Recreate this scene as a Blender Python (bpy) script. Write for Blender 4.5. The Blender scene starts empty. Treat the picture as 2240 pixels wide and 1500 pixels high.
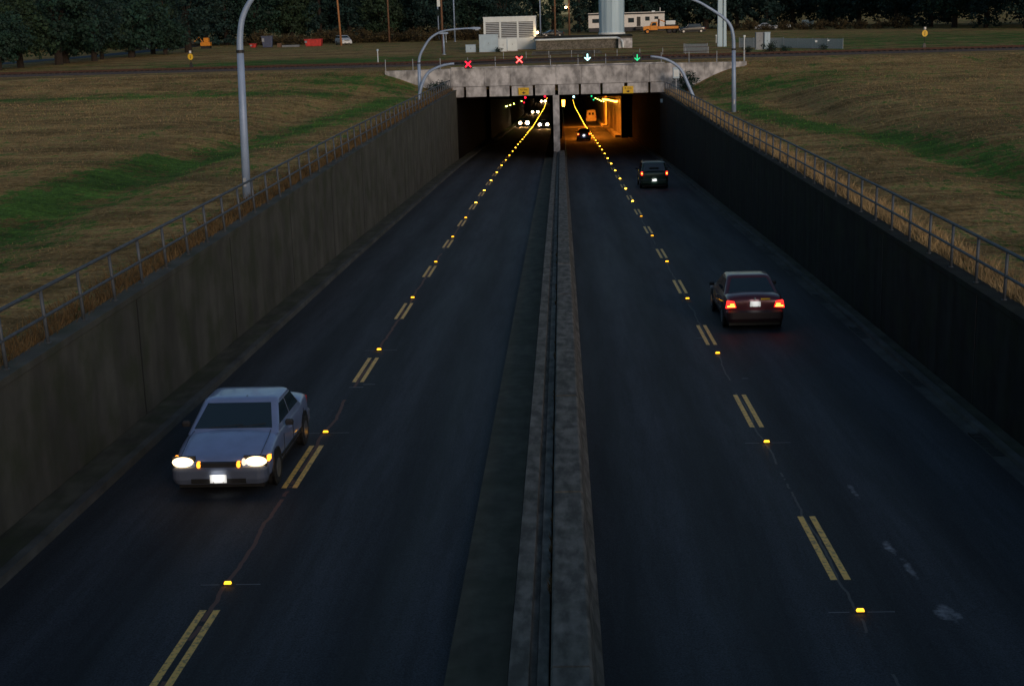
import bpy, bmesh, math, random
import numpy as np
from mathutils import Vector, Matrix
R = math.radians
random.seed(7); rng = np.random.default_rng(7)
sc = bpy.context.scene
COL = sc.collection

# ------------------------------------------------------------------ camera, sky, sun, exposure
YAW, PITCH, ROLL, FPX = 0.03955, 0.23237, 0.02823, 3050.0
cam = bpy.data.cameras.new('camera'); camo = bpy.data.objects.new('camera', cam); COL.objects.link(camo)
cy, sy, cp, sp = math.cos(YAW), math.sin(YAW), math.cos(PITCH), math.sin(PITCH)
_f = Vector((-sy*cp, cy*cp, -sp)); _r = Vector((cy, sy, 0)); _u = _r.cross(_f)
cr, sr = math.cos(ROLL), math.sin(ROLL)
r2 = _r*cr - _u*sr; u2 = _u*cr + _r*sr
camo.matrix_world = Matrix((( r2.x, u2.x, -_f.x, 0), (r2.y, u2.y, -_f.y, 0), (r2.z, u2.z, -_f.z, 0), (0, 0, 0, 1)))
cam.sensor_width = 36.0; cam.lens = FPX/2240*36.0; cam.clip_start = 0.5; cam.clip_end = 3000
sc.camera = camo

SUN_ROT, SUN_EL = 155.0, 13.0
world = bpy.data.worlds.new("World"); sc.world = world; world.use_nodes = True
wn = world.node_tree.nodes; sky = wn.new('ShaderNodeTexSky'); sky.sky_type = 'NISHITA'; sky.sun_disc = False
sky.sun_elevation = R(SUN_EL); sky.sun_rotation = R(SUN_ROT); sky.ozone_density = 2.9; sky.air_density = 1.3; sky.dust_density = 1.0
world.node_tree.links.new(sky.outputs[0], wn['Background'].inputs[0]); wn['Background'].inputs[1].default_value = 0.050
sl = bpy.data.lights.new('sun', 'SUN'); sl.energy = 0.85; sl.angle = R(20); sl.color = (1, .76, .60)
so = bpy.data.objects.new('sun', sl); COL.objects.link(so)
_sd = Vector((math.sin(R(SUN_ROT))*math.cos(R(SUN_EL)), math.cos(R(SUN_ROT))*math.cos(R(SUN_EL)), math.sin(R(SUN_EL))))
so.rotation_euler = _sd.to_track_quat('Z', 'Y').to_euler()
sc.view_settings.view_transform = 'Standard'; sc.view_settings.look = 'None'
sc.view_settings.exposure = 0.5; sc.view_settings.gamma = 1.0
sc.cycles.max_bounces = 6

# ------------------------------------------------------------------ materials
def new_mat(name):
    m = bpy.data.materials.new(name); m.use_nodes = True
    nt = m.node_tree; b = nt.nodes['Principled BSDF']; return m, nt, b
def node(nt, t, **k):
    n = nt.nodes.new(t)
    for a, v in k.items(): setattr(n, a, v)
    return n
def noise(nt, scale, detail=4, stretch=(1, 1, 1), rough=.55, coord='Object', off=(0, 0, 0)):
    tc = node(nt, 'ShaderNodeTexCoord'); mp = node(nt, 'ShaderNodeMapping'); mp.inputs['Scale'].default_value = stretch
    mp.inputs['Location'].default_value = off
    n = node(nt, 'ShaderNodeTexNoise'); n.inputs['Scale'].default_value = scale; n.inputs['Detail'].default_value = detail
    n.inputs['Roughness'].default_value = rough
    nt.links.new(tc.outputs[coord], mp.inputs[0]); nt.links.new(mp.outputs[0], n.inputs['Vector']); return n.outputs['Fac']
def ramp(nt, fac, stops):
    r = node(nt, 'ShaderNodeValToRGB'); e = r.color_ramp.elements
    while len(e) < len(stops): e.new(.5)
    for i, (p, c) in enumerate(stops):
        e[i].position = p; e[i].color = (*c, 1) if len(c) == 3 else c
    nt.links.new(fac, r.inputs[0]); return r.outputs[0]
def mix(nt, fac, a, b, mode='MIX'):
    m = node(nt, 'ShaderNodeMix', data_type='RGBA', blend_type=mode)
    for sck, v in ((m.inputs[0], fac), (m.inputs[6], a), (m.inputs[7], b)):
        if isinstance(v, (int, float)): sck.default_value = v
        elif isinstance(v, tuple): sck.default_value = (*v, 1)
        else: nt.links.new(v, sck)
    return m.outputs[2]
def maths(nt, op, a, b=None, clamp=False):
    m = node(nt, 'ShaderNodeMath', operation=op, use_clamp=clamp)
    for i, v in enumerate((a, b)):
        if v is None: continue
        if isinstance(v, (int, float)): m.inputs[i].default_value = v
        else: nt.links.new(v, m.inputs[i])
    return m.outputs[0]
def bump(nt, b, fac, strength=.3, dist=.02):
    bn = node(nt, 'ShaderNodeBump'); bn.inputs['Strength'].default_value = strength; bn.inputs['Distance'].default_value = dist
    nt.links.new(fac, bn.inputs['Height']); nt.links.new(bn.outputs[0], b.inputs['Normal'])
def simple(name, col, rough=.6, metal=0.0, var=.15, scale=3.0, stretch=(1, 1, 1), coat=0.0):
    m, nt, b = new_mat(name)
    c0 = tuple(x*(1-var) for x in col); c1 = tuple(min(1, x*(1+var)) for x in col)
    nt.links.new(ramp(nt, noise(nt, scale, 5, stretch), [(.3, c0), (.7, c1)]), b.inputs['Base Color'])
    b.inputs['Roughness'].default_value = rough; b.inputs['Metallic'].default_value = metal
    if coat: b.inputs['Coat Weight'].default_value = coat; b.inputs['Coat Roughness'].default_value = .1
    return m
def emit(name, col, strength):
    m, nt, b = new_mat(name); b.inputs['Base Color'].default_value = (*[x*.5 for x in col], 1)
    b.inputs['Emission Color'].default_value = (*col, 1); b.inputs['Emission Strength'].default_value = strength
    b.inputs['Roughness'].default_value = .3; return m

M = {}
def concrete(name, base, stain=.5, streak=(1.2, 1.2, .12), moss=0.0, scale=1.6):
    m, nt, b = new_mat(name)
    n1 = noise(nt, scale, 8, (1, 1, 1)); n2 = noise(nt, 2.2, 5, streak, off=(3, 7, 1)); n3 = noise(nt, 40, 3)
    c = ramp(nt, n1, [(.3, tuple(x*.72 for x in base)), (.7, tuple(x*1.15 for x in base))])
    d = ramp(nt, n2, [(.38, (1-stain,)*3), (.62, (1, 1, 1))])
    c = mix(nt, 1.0, c, d, 'MULTIPLY')
    if moss:
        mm = ramp(nt, noise(nt, .9, 6, off=(9, 2, 4)), [(.45, (0, 0, 0)), (.65, (moss,)*3)])
        c = mix(nt, mm, c, (.035, .045, .02))
    nt.links.new(c, b.inputs['Base Color']); b.inputs['Roughness'].default_value = .85; b.inputs['Specular IOR Level'].default_value = .08 if max(base) < .06 else .3
    bump(nt, b, n3, .35, .01); return m
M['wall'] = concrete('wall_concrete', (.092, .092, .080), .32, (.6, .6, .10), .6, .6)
M['wall_dark'] = concrete('shaded_dark_concrete', (.030, .032, .032), .35, (1, 1, .1), .3)  # darker wall concrete, the right wall's shade is put into this colour
M['fascia'] = concrete('fascia_concrete', (.60, .60, .62), .55, (.7, .7, .5), 0, .5)
M['barrier'] = concrete('barrier_concrete', (.21, .195, .17), .55, (2.5, .8, 2.5), .3, 3.2)
M['strip'] = concrete('mossy_median_concrete', (.115, .105, .075), .25, (1.5, .5, 1), .35, 2.5)
M['kerb'] = concrete('kerb_concrete', (.095, .10, .10), .4, (1, .3, 1), .3)
M['footway'] = concrete('mossy_footway', (.085, .085, .065), .5, (1, .3, 1), .75)
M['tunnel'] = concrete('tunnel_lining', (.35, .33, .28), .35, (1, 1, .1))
M['tunnel_unlit'] = concrete('unlit_tunnel_lining', (.010, .009, .008), .35, (1, 1, .1))  # darker copy of the lining, the left tube's lack of light as colour
M['shade_black'] = concrete('shade_black_lining', (.004, .004, .005), .3)  # near-black colour holds the shade of covered and recessed parts

def asphalt():
    m, nt, b = new_mat('asphalt')
    tc = node(nt, 'ShaderNodeTexCoord'); sep = node(nt, 'ShaderNodeSeparateXYZ'); nt.links.new(tc.outputs['Object'], sep.inputs[0])
    X, Y = sep.outputs[0], sep.outputs[1]
    n1 = noise(nt, 1.0, 6, (1.2, .05, 1)); n2 = noise(nt, 38, 5, rough=.8); n3 = noise(nt, .5, 7, (1, .4, 1), .7, off=(5, 1, 0)); n5 = noise(nt, 3.0, 5, (1, .06, 1), .7, off=(2, 8, 0))
    c = ramp(nt, n1, [(.36, (.014, .018, .026)), (.64, (.034, .041, .055))])
    c = mix(nt, .35, c, ramp(nt, n3, [(.38, (.013, .016, .023)), (.62, (.040, .046, .060))]))
    c = mix(nt, .6, c, ramp(nt, n2, [(.40, (.004, .006, .009)), (.62, (.075, .084, .100))]))
    c = mix(nt, 1.0, c, ramp(nt, n5, [(.40, (.72, .72, .72)), (.60, (1.1, 1.1, 1.1))]), 'MULTIPLY')
    # wheel-path wear and oil line: a slow wave across each lane
    w = maths(nt, 'MULTIPLY', X, 2*math.pi/1.86); w = maths(nt, 'ADD', w, .35); w = maths(nt, 'COSINE', w)
    w = maths(nt, 'ADD', maths(nt, 'MULTIPLY', w, .5), .5)
    c = mix(nt, 1.0, c, ramp(nt, w, [(0, (.62, .62, .62)), (1, (1.22, 1.22, 1.22))]), 'MULTIPLY')
    # sealed joint between lanes of each side
    wob = maths(nt, 'MULTIPLY', maths(nt, 'SUBTRACT', noise(nt, .55, 4, (0, 1, 0)), .5), .35)
    for xj, col, wd in ((-5.22, (.15, .085, .07), .035), (4.0, (.10, .10, .10), .02)):
        d = maths(nt, 'ABSOLUTE', maths(nt, 'SUBTRACT', maths(nt, 'ADD', X, wob), xj))
        f = maths(nt, 'LESS_THAN', d, wd)
        f = maths(nt, 'MULTIPLY', f, maths(nt, 'GREATER_THAN', noise(nt, .4, 3, (0, 1, 0), off=(0, 4, 0)), .44))
        c = mix(nt, f, c, col)
    # worn white paint spills on the right carriageway
    for bx, by, rx, ry, k in ((5.10, 23.9, .07, .55, .55), (5.05, 20.9, .09, .42, .9), (5.13, 20.0, .08, .50, .8), (5.22, 18.2, .20, .40, .75)):
        dx = maths(nt, 'DIVIDE', maths(nt, 'SUBTRACT', X, bx), rx); dy = maths(nt, 'DIVIDE', maths(nt, 'SUBTRACT', Y, by), ry)
        d = maths(nt, 'ADD', maths(nt, 'MULTIPLY', dx, dx), maths(nt, 'MULTIPLY', dy, dy))
        d = maths(nt, 'ADD', d, maths(nt, 'MULTIPLY', maths(nt, 'SUBTRACT', noise(nt, 5, 6, rough=.7), .42), 4.0))
        f = maths(nt, 'MULTIPLY', maths(nt, 'SUBTRACT', 1.0, d, True), k)
        f = maths(nt, 'MULTIPLY', f, maths(nt, 'ADD', noise(nt, 9, 4), .2), True)
        c = mix(nt, f, c, (.42, .44, .48))
    nt.links.new(c, b.inputs['Base Color'])
    nt.links.new(ramp(nt, n1, [(.3, (.66,)*3), (.7, (.82,)*3)]), b.inputs['Roughness'])
    b.inputs['Specular IOR Level'].default_value = .32
    bump(nt, b, n2, .5, .006); return m
M['asphalt'] = asphalt()
def paint(name, col, wear=.25):
    m, nt, b = new_mat(name)
    f = ramp(nt, noise(nt, 14, 6), [(.36, (wear,)*3), (.50, (1, 1, 1))])
    c = mix(nt, f, (.06, .06, .06), col); nt.links.new(c, b.inputs['Base Color']); b.inputs['Roughness'].default_value = .5
    return m
M['yellow_paint'] = paint('worn_yellow_road_paint', (1.0, .60, .12), .35)
M['sawcut'] = simple('saw_cut_sealant', (.22, .23, .25), .6)

def ground_mat():
    m, nt, b = new_mat('dry_grass_field')
    at = node(nt, 'ShaderNodeAttribute', attribute_name='green')
    n1 = noise(nt, .35, 7, (1.6, .8, 1), .65); n2 = noise(nt, 3.5, 6, (1.0, .45, 1), .7); n3 = noise(nt, 9, 8, rough=.75); n6 = noise(nt, 1.1, 6, (.35, 1.5, 1), .7, off=(1, 6, 0)); n4 = noise(nt, .16, 6, (.6, 1.6, 1), .7, off=(3, 3, 0))
    dry = ramp(nt, n2, [(.36, (.20, .125, .05)), (.5, (.56, .37, .15)), (.64, (.90, .62, .30))])
    dry = mix(nt, .45, dry, ramp(nt, n1, [(.38, (.20, .16, .04)), (.5, (.60, .38, .15)), (.62, (.90, .60, .27))]))
    grn = ramp(nt, n2, [(.3, (.07, .16, .03)), (.7, (.17, .36, .06))])
    f = maths(nt, 'ADD', at.outputs['Fac'], maths(nt, 'MULTIPLY', maths(nt, 'SUBTRACT', n1, .5), 3.4))
    f = maths(nt, 'ADD', f, maths(nt, 'MULTIPLY', maths(nt, 'SUBTRACT', n2, .5), 3.0))
    f = ramp(nt, f, [(.36, (0, 0, 0)), (.80, (1, 1, 1))])
    c = mix(nt, f, dry, grn)
    c = mix(nt, 1.0, c, ramp(nt, n4, [(.40, (.55, .56, .56)), (.58, (1.0, 1.0, 1.0))]), 'MULTIPLY')
    c = mix(nt, .9, c, ramp(nt, n3, [(.36, (.45,)*3), (.60, (1.15,)*3)]), 'MULTIPLY')
    c = mix(nt, .8, c, ramp(nt, n6, [(.38, (.62, .58, .5)), (.60, (1.12, 1.12, 1.12))]), 'MULTIPLY')
    nt.links.new(c, b.inputs['Base Color']); b.inputs['Roughness'].default_value = .95; b.inputs['Specular IOR Level'].default_value = .1
    bump(nt, b, n2, 1.0, .25); return m
M['ground'] = ground_mat()
M['blade_dry'] = simple('dry_grass_blades', (.36, .25, .12), .9, var=.5, scale=.6)
M['blade_green'] = simple('green_grass_blades', (.07, .19, .025), .9, var=.4, scale=.6)
M['weed'] = simple('rust_brown_weeds', (.13, .08, .03), .9, var=.5, scale=.8)
M['galv'] = simple('galvanised_steel', (.40, .44, .50), .5, .35, .15, 6)
M['pole'] = simple('pale_blue_painted_steel', (.30, .40, .58), .5, .15, .12, 2)
M['rail_steel'] = simple('weathered_rail_pipe', (.085, .10, .12), .6, .2, .25, 5)
M['dark_steel'] = simple('dark_steel', (.03, .03, .032), .6, .3)
M['rust'] = simple('rusty_steel', (.075, .036, .025), .8, .3, .3, 6)
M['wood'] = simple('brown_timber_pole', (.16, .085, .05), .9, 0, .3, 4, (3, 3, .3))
M['wood_orange'] = simple('orange_timber_pole', (.38, .17, .07), .9, 0, .25, 4, (3, 3, .3))  # more orange timber tone for a single pole
M['tie'] = simple('creosoted_sleeper', (.05, .035, .028), .9)
M['ballast'] = simple('track_ballast', (.085, .065, .055), .95, 0, .5, 14)
M['bark'] = simple('bark', (.025, .018, .014), .95, 0, .4, 5, (3, 3, .4))
M['leaf1'] = simple('dark_green_foliage', (.006, .032, .021), .8, 0, .55, .5)
M['leaf2'] = simple('blue_green_foliage', (.004, .026, .023), .8, 0, .5, .5)
M['leaf3'] = simple('olive_green_foliage', (.012, .034, .014), .8, 0, .5, .5)
M['leaf4'] = simple('brown_brush', (.055, .040, .014), .9, 0, .5, .5)
M['white'] = simple('white_painted_metal', (.70, .78, .82), .5, 0, .08, 1.5)
M['cabinet'] = simple('pale_blue_cabinet', (.42, .56, .68), .5, 0, .1, 1.5)
M['louvre'] = simple('grey_louvre_blade', (.50, .55, .58), .5, .1, .1, 3)
M['offwhite'] = simple('off_white_cladding', (.75, .74, .72), .7, 0, .08, 2)
M['roofdark'] = simple('dark_roof_felt', (.04, .042, .05), .8)
M['tower'] = simple('pale_blue_tower_steel', (.44, .60, .72), .55, .1, .12, 1.2, (1, 1, .1))
M['orange'] = simple('orange_truck_paint', (.75, .27, .02), .4, 0, .12, 2, coat=.3)
M['red'] = simple('red_bin_paint', (.50, .03, .025), .5, 0, .25, 2)
M['blue'] = simple('navy_bin_paint', (.03, .05, .12), .5, 0, .2, 2)
M['grey'] = simple('grey_sheet_metal', (.25, .28, .32), .6, .2)
M['yellow'] = simple('yellow_sign_sheeting', (.80, .50, .02), .45, 0, .06, 3)
M['black'] = simple('black_paint', (.012, .012, .012), .5)
M['rubber'] = simple('tyre_rubber', (.014, .014, .015), .85)
M['rim'] = simple('alloy_rim', (.30, .31, .33), .35, .8)
M['plate'] = simple('white_number_plate', (.85, .87, .88), .35, 0, .03)
M['chrome'] = simple('chrome_trim', (.45, .46, .48), .2, .9)
def glass_mat():
    m, nt, b = new_mat('dark_car_glass'); b.inputs['Base Color'].default_value = (.018, .035, .048, 1)
    b.inputs['Roughness'].default_value = .06; b.inputs['Specular IOR Level'].default_value = .9; return m
M['glass'] = glass_mat()
def carpaint(name, col, metal=.4, rough=.32):
    m, nt, b = new_mat(name)
    c0 = tuple(x*.9 for x in col); c1 = tuple(x*1.08 for x in col)
    nt.links.new(ramp(nt, noise(nt, 2.5, 5), [(.3, c0), (.7, c1)]), b.inputs['Base Color'])
    b.inputs['Metallic'].default_value = metal; b.inputs['Roughness'].default_value = rough
    b.inputs['Coat Weight'].default_value = .6; b.inputs['Coat Roughness'].default_value = .08; return m
M['bumper_shade'] = simple('shaded_blue_grey_bumper', (.10, .12, .17), .5, 0, .1, 3)  # shade on the silver car's bumper put into a darker tone
M['darkplastic'] = simple('dark_maroon_bumper_plastic', (.025, .012, .014), .5, 0, .1, 3)
M['silver'] = carpaint('silver_car_paint', (.30, .38, .62), .45, .34)
M['maroon'] = carpaint('maroon_car_paint', (.10, .02, .03), .3)
M['darkgreen'] = carpaint('dark_green_car_paint', (.02, .05, .035), .3)
M['bluecar'] = carpaint('blue_grey_car_paint', (.10, .12, .24), .4)
M['vanwhite'] = carpaint('white_van_paint', (.75, .73, .70), 0, .4)
M['darkcar'] = carpaint('charcoal_car_paint', (.012, .018, .026), .1)
M['carwhite'] = carpaint('white_car_paint', (.62, .66, .70), 0, .4)
# lamps, and reflective studs given a glow
M['stud_near'] = emit('amber_stud_glow', (1, .42, .015), 2.6)  # studs only reflect; the light they return is put in as emission
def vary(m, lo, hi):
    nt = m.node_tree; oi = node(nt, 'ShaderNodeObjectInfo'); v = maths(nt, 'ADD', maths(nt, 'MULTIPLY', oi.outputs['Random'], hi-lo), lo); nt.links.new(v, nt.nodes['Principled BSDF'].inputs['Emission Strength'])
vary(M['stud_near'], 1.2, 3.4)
M['stud_far'] = emit('amber_stud_glow_far', (1, .50, .03), 15)
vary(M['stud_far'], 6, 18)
M['head_near'] = emit('headlight_lens', (1, .70, .36), 2.6)
M['head_far'] = emit('headlight_lens_far', (1, .66, .34), 30)
M['amber'] = emit('amber_indicator_lens', (1, .28, .02), 2.6)
M['fog'] = emit('dim_parking_lens', (1, .72, .5), 1.0)
M['tail'] = emit('tail_light_red', (1, .02, .015), 2.0)
M['tailhot'] = emit('tail_light_bulb', (1, .30, .03), 6)
M['xred'] = emit('red_signal', (1, .008, .03), 3)
M['xcore'] = emit('red_signal_core', (1, .38, .22), 2.2)
M['agreen'] = emit('green_signal', (.02, .75, .28), .9)
M['acyan'] = emit('cyan_signal', (.45, .95, .95), 3.5)
M['sodium'] = emit('sodium_tunnel_lamp', (1, .36, .03), 16)
M['tube'] = emit('yellow_green_tunnel_lamp', (.75, .80, .12), 14)
M['warm'] = emit('warm_lamp_bulb', (1, .62, .25), 25)

# ------------------------------------------------------------------ mesh helpers
class MB:
    def __init__(s): s.v = []; s.f = []
    def add(s, vs, fs):
        n = len(s.v); s.v += [tuple(v) for v in vs]; s.f += [tuple(i+n for i in f) for f in fs]; return s
    def box(s, x0, x1, y0, y1, z0, z1):
        return s.add([(x0, y0, z0), (x1, y0, z0), (x1, y1, z0), (x0, y1, z0), (x0, y0, z1), (x1, y0, z1), (x1, y1, z1), (x0, y1, z1)],
                     [(0, 3, 2, 1), (4, 5, 6, 7), (0, 1, 5, 4), (1, 2, 6, 5), (2, 3, 7, 6), (3, 0, 4, 7)])
    def cbox(s, c, d): return s.box(c[0]-d[0]/2, c[0]+d[0]/2, c[1]-d[1]/2, c[1]+d[1]/2, c[2]-d[2]/2, c[2]+d[2]/2)
    def tube(s, pts, rad, n=8, cap=True):
        pts = [Vector(p) for p in pts]; rads = rad if isinstance(rad, (list, tuple)) else [rad]*len(pts)
        vs = []; prev = None
        for i, p in enumerate(pts):
            t = (pts[min(i+1, len(pts)-1)]-pts[max(i-1, 0)]).normalized()
            if prev is None: a = Vector((0, 0, 1)) if abs(t.z) < .9 else Vector((1, 0, 0)); u = t.cross(a).normalized()
            else: u = (prev - t*prev.dot(t)).normalized()
            prev = u; w = t.cross(u)
            for k in range(n):
                an = 2*math.pi*k/n; vs.append(p + (u*math.cos(an)+w*math.sin(an))*rads[i])
        fs = [(i*n+k, i*n+(k+1) % n, (i+1)*n+(k+1) % n, (i+1)*n+k) for i in range(len(pts)-1) for k in range(n)]
        if cap: fs += [tuple(range(n-1, -1, -1)), tuple((len(pts)-1)*n+k for k in range(n))]
        return s.add(vs, fs)
    def loft(s, rings, closed=True, cap=True):
        n = len(rings[0]); vs = [v for r in rings for v in r]; m = n if closed else n-1
        fs = [(i*n+k, i*n+(k+1) % n, (i+1)*n+(k+1) % n, (i+1)*n+k) for i in range(len(rings)-1) for k in range(m)]
        if cap and closed: fs += [tuple(range(n-1, -1, -1)), tuple((len(rings)-1)*n+k for k in range(n))]
        return s.add(vs, fs)
    def prism(s, outline, axis, a, b):
        def pt(p, t): return {'x': (t, p[0], p[1]), 'y': (p[0], t, p[1]), 'z': (p[0], p[1], t)}[axis]
        n = len(outline); s.add([pt(p, a) for p in outline]+[pt(p, b) for p in outline],
            [tuple(range(n)), tuple(range(2*n-1, n-1, -1))]+[(k, (k+1) % n, n+(k+1) % n, n+k) for k in range(n)]); return s
    def disc(s, c, rad, axis='y', depth=.03, n=16, rz=None):
        rz = rz or rad; o = []
        for k in range(n):
            a = 2*math.pi*k/n; o.append((math.cos(a)*rad, math.sin(a)*rz))
        base = {'x': (c[1], c[2]), 'y': (c[0], c[2]), 'z': (c[0], c[1])}[axis]; t = {'x': c[0], 'y': c[1], 'z': c[2]}[axis]
        return s.prism([(base[0]+p[0], base[1]+p[1]) for p in o], axis, t-depth/2, t+depth/2)
    def build(s, name, mat, parent=None, smooth=False, bevel=0, fix=True):
        me = bpy.data.meshes.new(name); me.from_pydata(s.v, [], s.f); me.update()
        if fix:
            bm = bmesh.new(); bm.from_mesh(me); bmesh.ops.recalc_face_normals(bm, faces=bm.faces)
            if bevel: bmesh.ops.bevel(bm, geom=[e for e in bm.edges if e.is_manifold and e.calc_face_angle(0) > .5], offset=bevel, segments=2, affect='EDGES', profile=.6)
            bm.to_mesh(me); bm.free()
        if smooth:
            me.shade_smooth()
        for mm in (mat if isinstance(mat, list) else [mat]): me.materials.append(mm)
        o = bpy.data.objects.new(name, me); COL.objects.link(o)
        if parent: o.parent = parent
        return o
def empty(name, loc, rz=0.0):
    o = bpy.data.objects.new(name, None); COL.objects.link(o); o.location = loc; o.rotation_euler = (0, 0, rz); o.empty_display_size = .2; return o
def tag(o, label=None, cat=None, group=None, kind=None):
    if label: o['label'] = label
    if cat: o['category'] = cat
    if group: o['group'] = group
    if kind: o['kind'] = kind
    return o
KIDS = {}
def copy_tree(o, parent=None):
    c = o.copy(); COL.objects.link(c); c.parent = parent
    for ch in list(o.children): copy_tree(ch, c)
    return c
def autosmooth(o, ang=40):
    me = o.data; me.shade_smooth()
    bm = bmesh.new(); bm.from_mesh(me)
    for e in bm.edges:
        if e.is_manifold and e.calc_face_angle(0) > R(ang): e.smooth = False
    bm.to_mesh(me); bm.free(); return o
def text_mesh(txt, size, mat, name, parent, loc, rot, depth=.004):
    cu = bpy.data.curves.new('lettering', 'FONT'); cu.body = txt; cu.size = size; cu.extrude = depth; cu.align_x = 'CENTER'; cu.align_y = 'CENTER'
    ob = bpy.data.objects.new('lettering', cu); COL.objects.link(ob)
    bpy.context.view_layer.update()
    me = bpy.data.meshes.new_from_object(ob.evaluated_get(bpy.context.evaluated_depsgraph_get()))
    bpy.data.objects.remove(ob); me.materials.clear(); me.materials.append(mat)
    o = bpy.data.objects.new(name, me); COL.objects.link(o); o.parent = parent; o.location = loc; o.rotation_euler = rot; return o
def ordinal(n):
    w = ['first', 'second', 'third', 'fourth', 'fifth', 'sixth', 'seventh', 'eighth', 'ninth', 'tenth', 'eleventh', 'twelfth']
    if n <= 12: return w[n-1]
    return '%d%s' % (n, {1: 'st', 2: 'nd', 3: 'rd'}.get(n % 10 if n % 100 not in (11, 12, 13) else 0, 'th'))

# ------------------------------------------------------------------ the ground and the trench
RY = [-30, 0, 19, 55, 82, 100, 118, 136, 163, 190, 205, 250, 320, 420, 480, 560, 700, 900]
RZ = [-6.27, -7.5, -8.31, -9.74, -10.95, -11.75, -12.6, -13.55, -15.0, -16.5, -17.3, -19.85, -23.2, -28, -30, -32, -33.2, -33.5]
def rz(y): return float(np.interp(y, RY, RZ))
LX, RX = -9.5, 8.95       # inner faces of the trench walls
PY = 128.0                # bridge face
TY = 180.0                # tube portals
def ltop(y): return float(np.interp(y, [-20, 22, 47, 62, 90, 122, 128], [-5.45, -5.75, -5.9, -5.98, -6.25, -6.62, -6.7]))
def rtop(y): return float(np.interp(y, [-20, 27, 39, 58, 75, 102, 130], [-5.9, -6.07, -6.18, -6.43, -6.7, -6.98, -7.38]))
def sm(a, b, x): t = np.clip((x-a)/(b-a), 0, 1); return t*t*(3-2*t)
def ground_z(x, y):
    x = np.asarray(x, float); y = np.asarray(y, float)
    lt = np.interp(y, [-20, 22, 47, 62, 90, 122, 128], [-5.45, -5.75, -5.9, -5.98, -6.25, -6.62, -6.7])-.12
    rt = np.interp(y, [-20, 27, 39, 58, 75, 102, 130], [-5.9, -6.07, -6.18, -6.43, -6.7, -6.98, -7.38])-.12
    edge = np.where(x < 0, lt, rt); ax = np.where(x < 0, -x-9.6, x-9.1)
    field = -5.75 - .25*sm(35, 75, np.abs(x))*0
    flat = edge + (field-edge)*sm(1.5, 14, ax)
    bank = sm(112, 134, y)                      # the railway bank
    bank_x = sm(.8, 7.0, ax)                     # drops into the notch beside the walls
    z = flat + (-4.95-flat)*bank*bank_x
    past = sm(126, 131, y)
    z = z + (-4.95 - z)*past*sm(128.4, 129.4, y)
    z = z + .06*np.sin(x*.9+y*.35)*np.sin(y*.5-x*.2)*sm(1, 4, ax)*(1-sm(134, 138, y))
    z = z + (-.35)*np.exp(-((ax-7.2)/1.6)**2)*(1-sm(100, 118, y))   # shallow drainage swale
    return z
def build_ground():
    xs = np.unique(np.concatenate([np.linspace(-700, -120, 13), np.linspace(-120, -40, 33), np.linspace(-40, -9.78, 62), np.linspace(-9.78, 9.23, 12), np.linspace(9.23, 40, 62), np.linspace(40, 120, 33), np.linspace(120, 700, 13)]))
    ys = np.unique(np.concatenate([np.linspace(-60, 15, 10), np.linspace(15, 128.6, 150), np.linspace(128.6, 150, 30), np.linspace(150, 360, 60), np.linspace(360, 2200, 16)]))
    Xg, Yg = np.meshgrid(xs, ys); Z = ground_z(Xg, Yg)
    nx, ny = len(xs), len(ys); vs = np.stack([Xg, Yg, Z], -1).reshape(-1, 3)
    fs = []
    for j in range(ny-1):
        for i in range(nx-1):
            xm = (xs[i]+xs[i+1])/2; ym = (ys[j]+ys[j+1])/2
            if -9.78 < xm < 9.23 and ym < 128.6: continue
            a = j*nx+i; fs.append((a, a+1, a+1+nx, a+nx))
    me = bpy.data.meshes.new('ground'); me.from_pydata(vs.tolist(), [], fs); me.update(); me.shade_smooth()
    g = green_at(vs[:, 0], vs[:, 1]); at = me.attributes.new('green', 'FLOAT', 'POINT'); at.data.foreach_set('value', g.astype(np.float32))
    me.materials.append(M['ground']); o = bpy.data.objects.new('ground', me); COL.objects.link(o); tag(o, kind='structure', label='dry grass field with greener bands on both sides of the sunken road')
def green_at(x, y):
    g = np.zeros_like(x) + .18
    def band(px, py, w, k, x, y):
        c = np.interp(y, py, px); return k*np.exp(-((x-c)/w)**2)*((y > min(py)-4) & (y < max(py)+4))
    g += band([-17.3, -17.4, -16.6, -15.7, -14.6, -13.6], [36, 51, 61, 73, 90, 112], 1.7, .72, x, y)
    g += band([-20.5, -19.5, -18.5], [28, 45, 60], 1.2, .5, x, y)
    g += band([-14.6, -14.4, -14], [24, 40, 60], .8, .25, x, y)
    g += np.where(x < -17, .6*np.exp(-((y-(112-.05*(-x-30)))/3.6)**2), 0)
    g += .6*np.exp(-((y-124)/5)**2)*np.exp(-((x+18)/7)**2)
    g += band([17.9, 17.3, 16.0, 13.6, 12.6], [38, 58, 71, 86, 104], 1.6, .72, x, y)
    g += np.where(x > 12, .5*np.exp(-((y-(122))/5)**2)*sm(60, 15, x)*0 + .5*np.exp(-((y-116)/7)**2)*np.exp(-((x-17)/9)**2), 0)
    g += np.where((y > 150), .12, 0)
    g += .75*np.exp(-((y-165)/11)**2)*np.exp(-((x+30)/16)**4)        # bright mown patch beyond the track
    g += .4*np.exp(-((y-190)/40)**2)*(x > 25)
    g -= .35*np.exp(-((y-200)/14)**2)*(x < -20)
    return g
build_ground()

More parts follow.
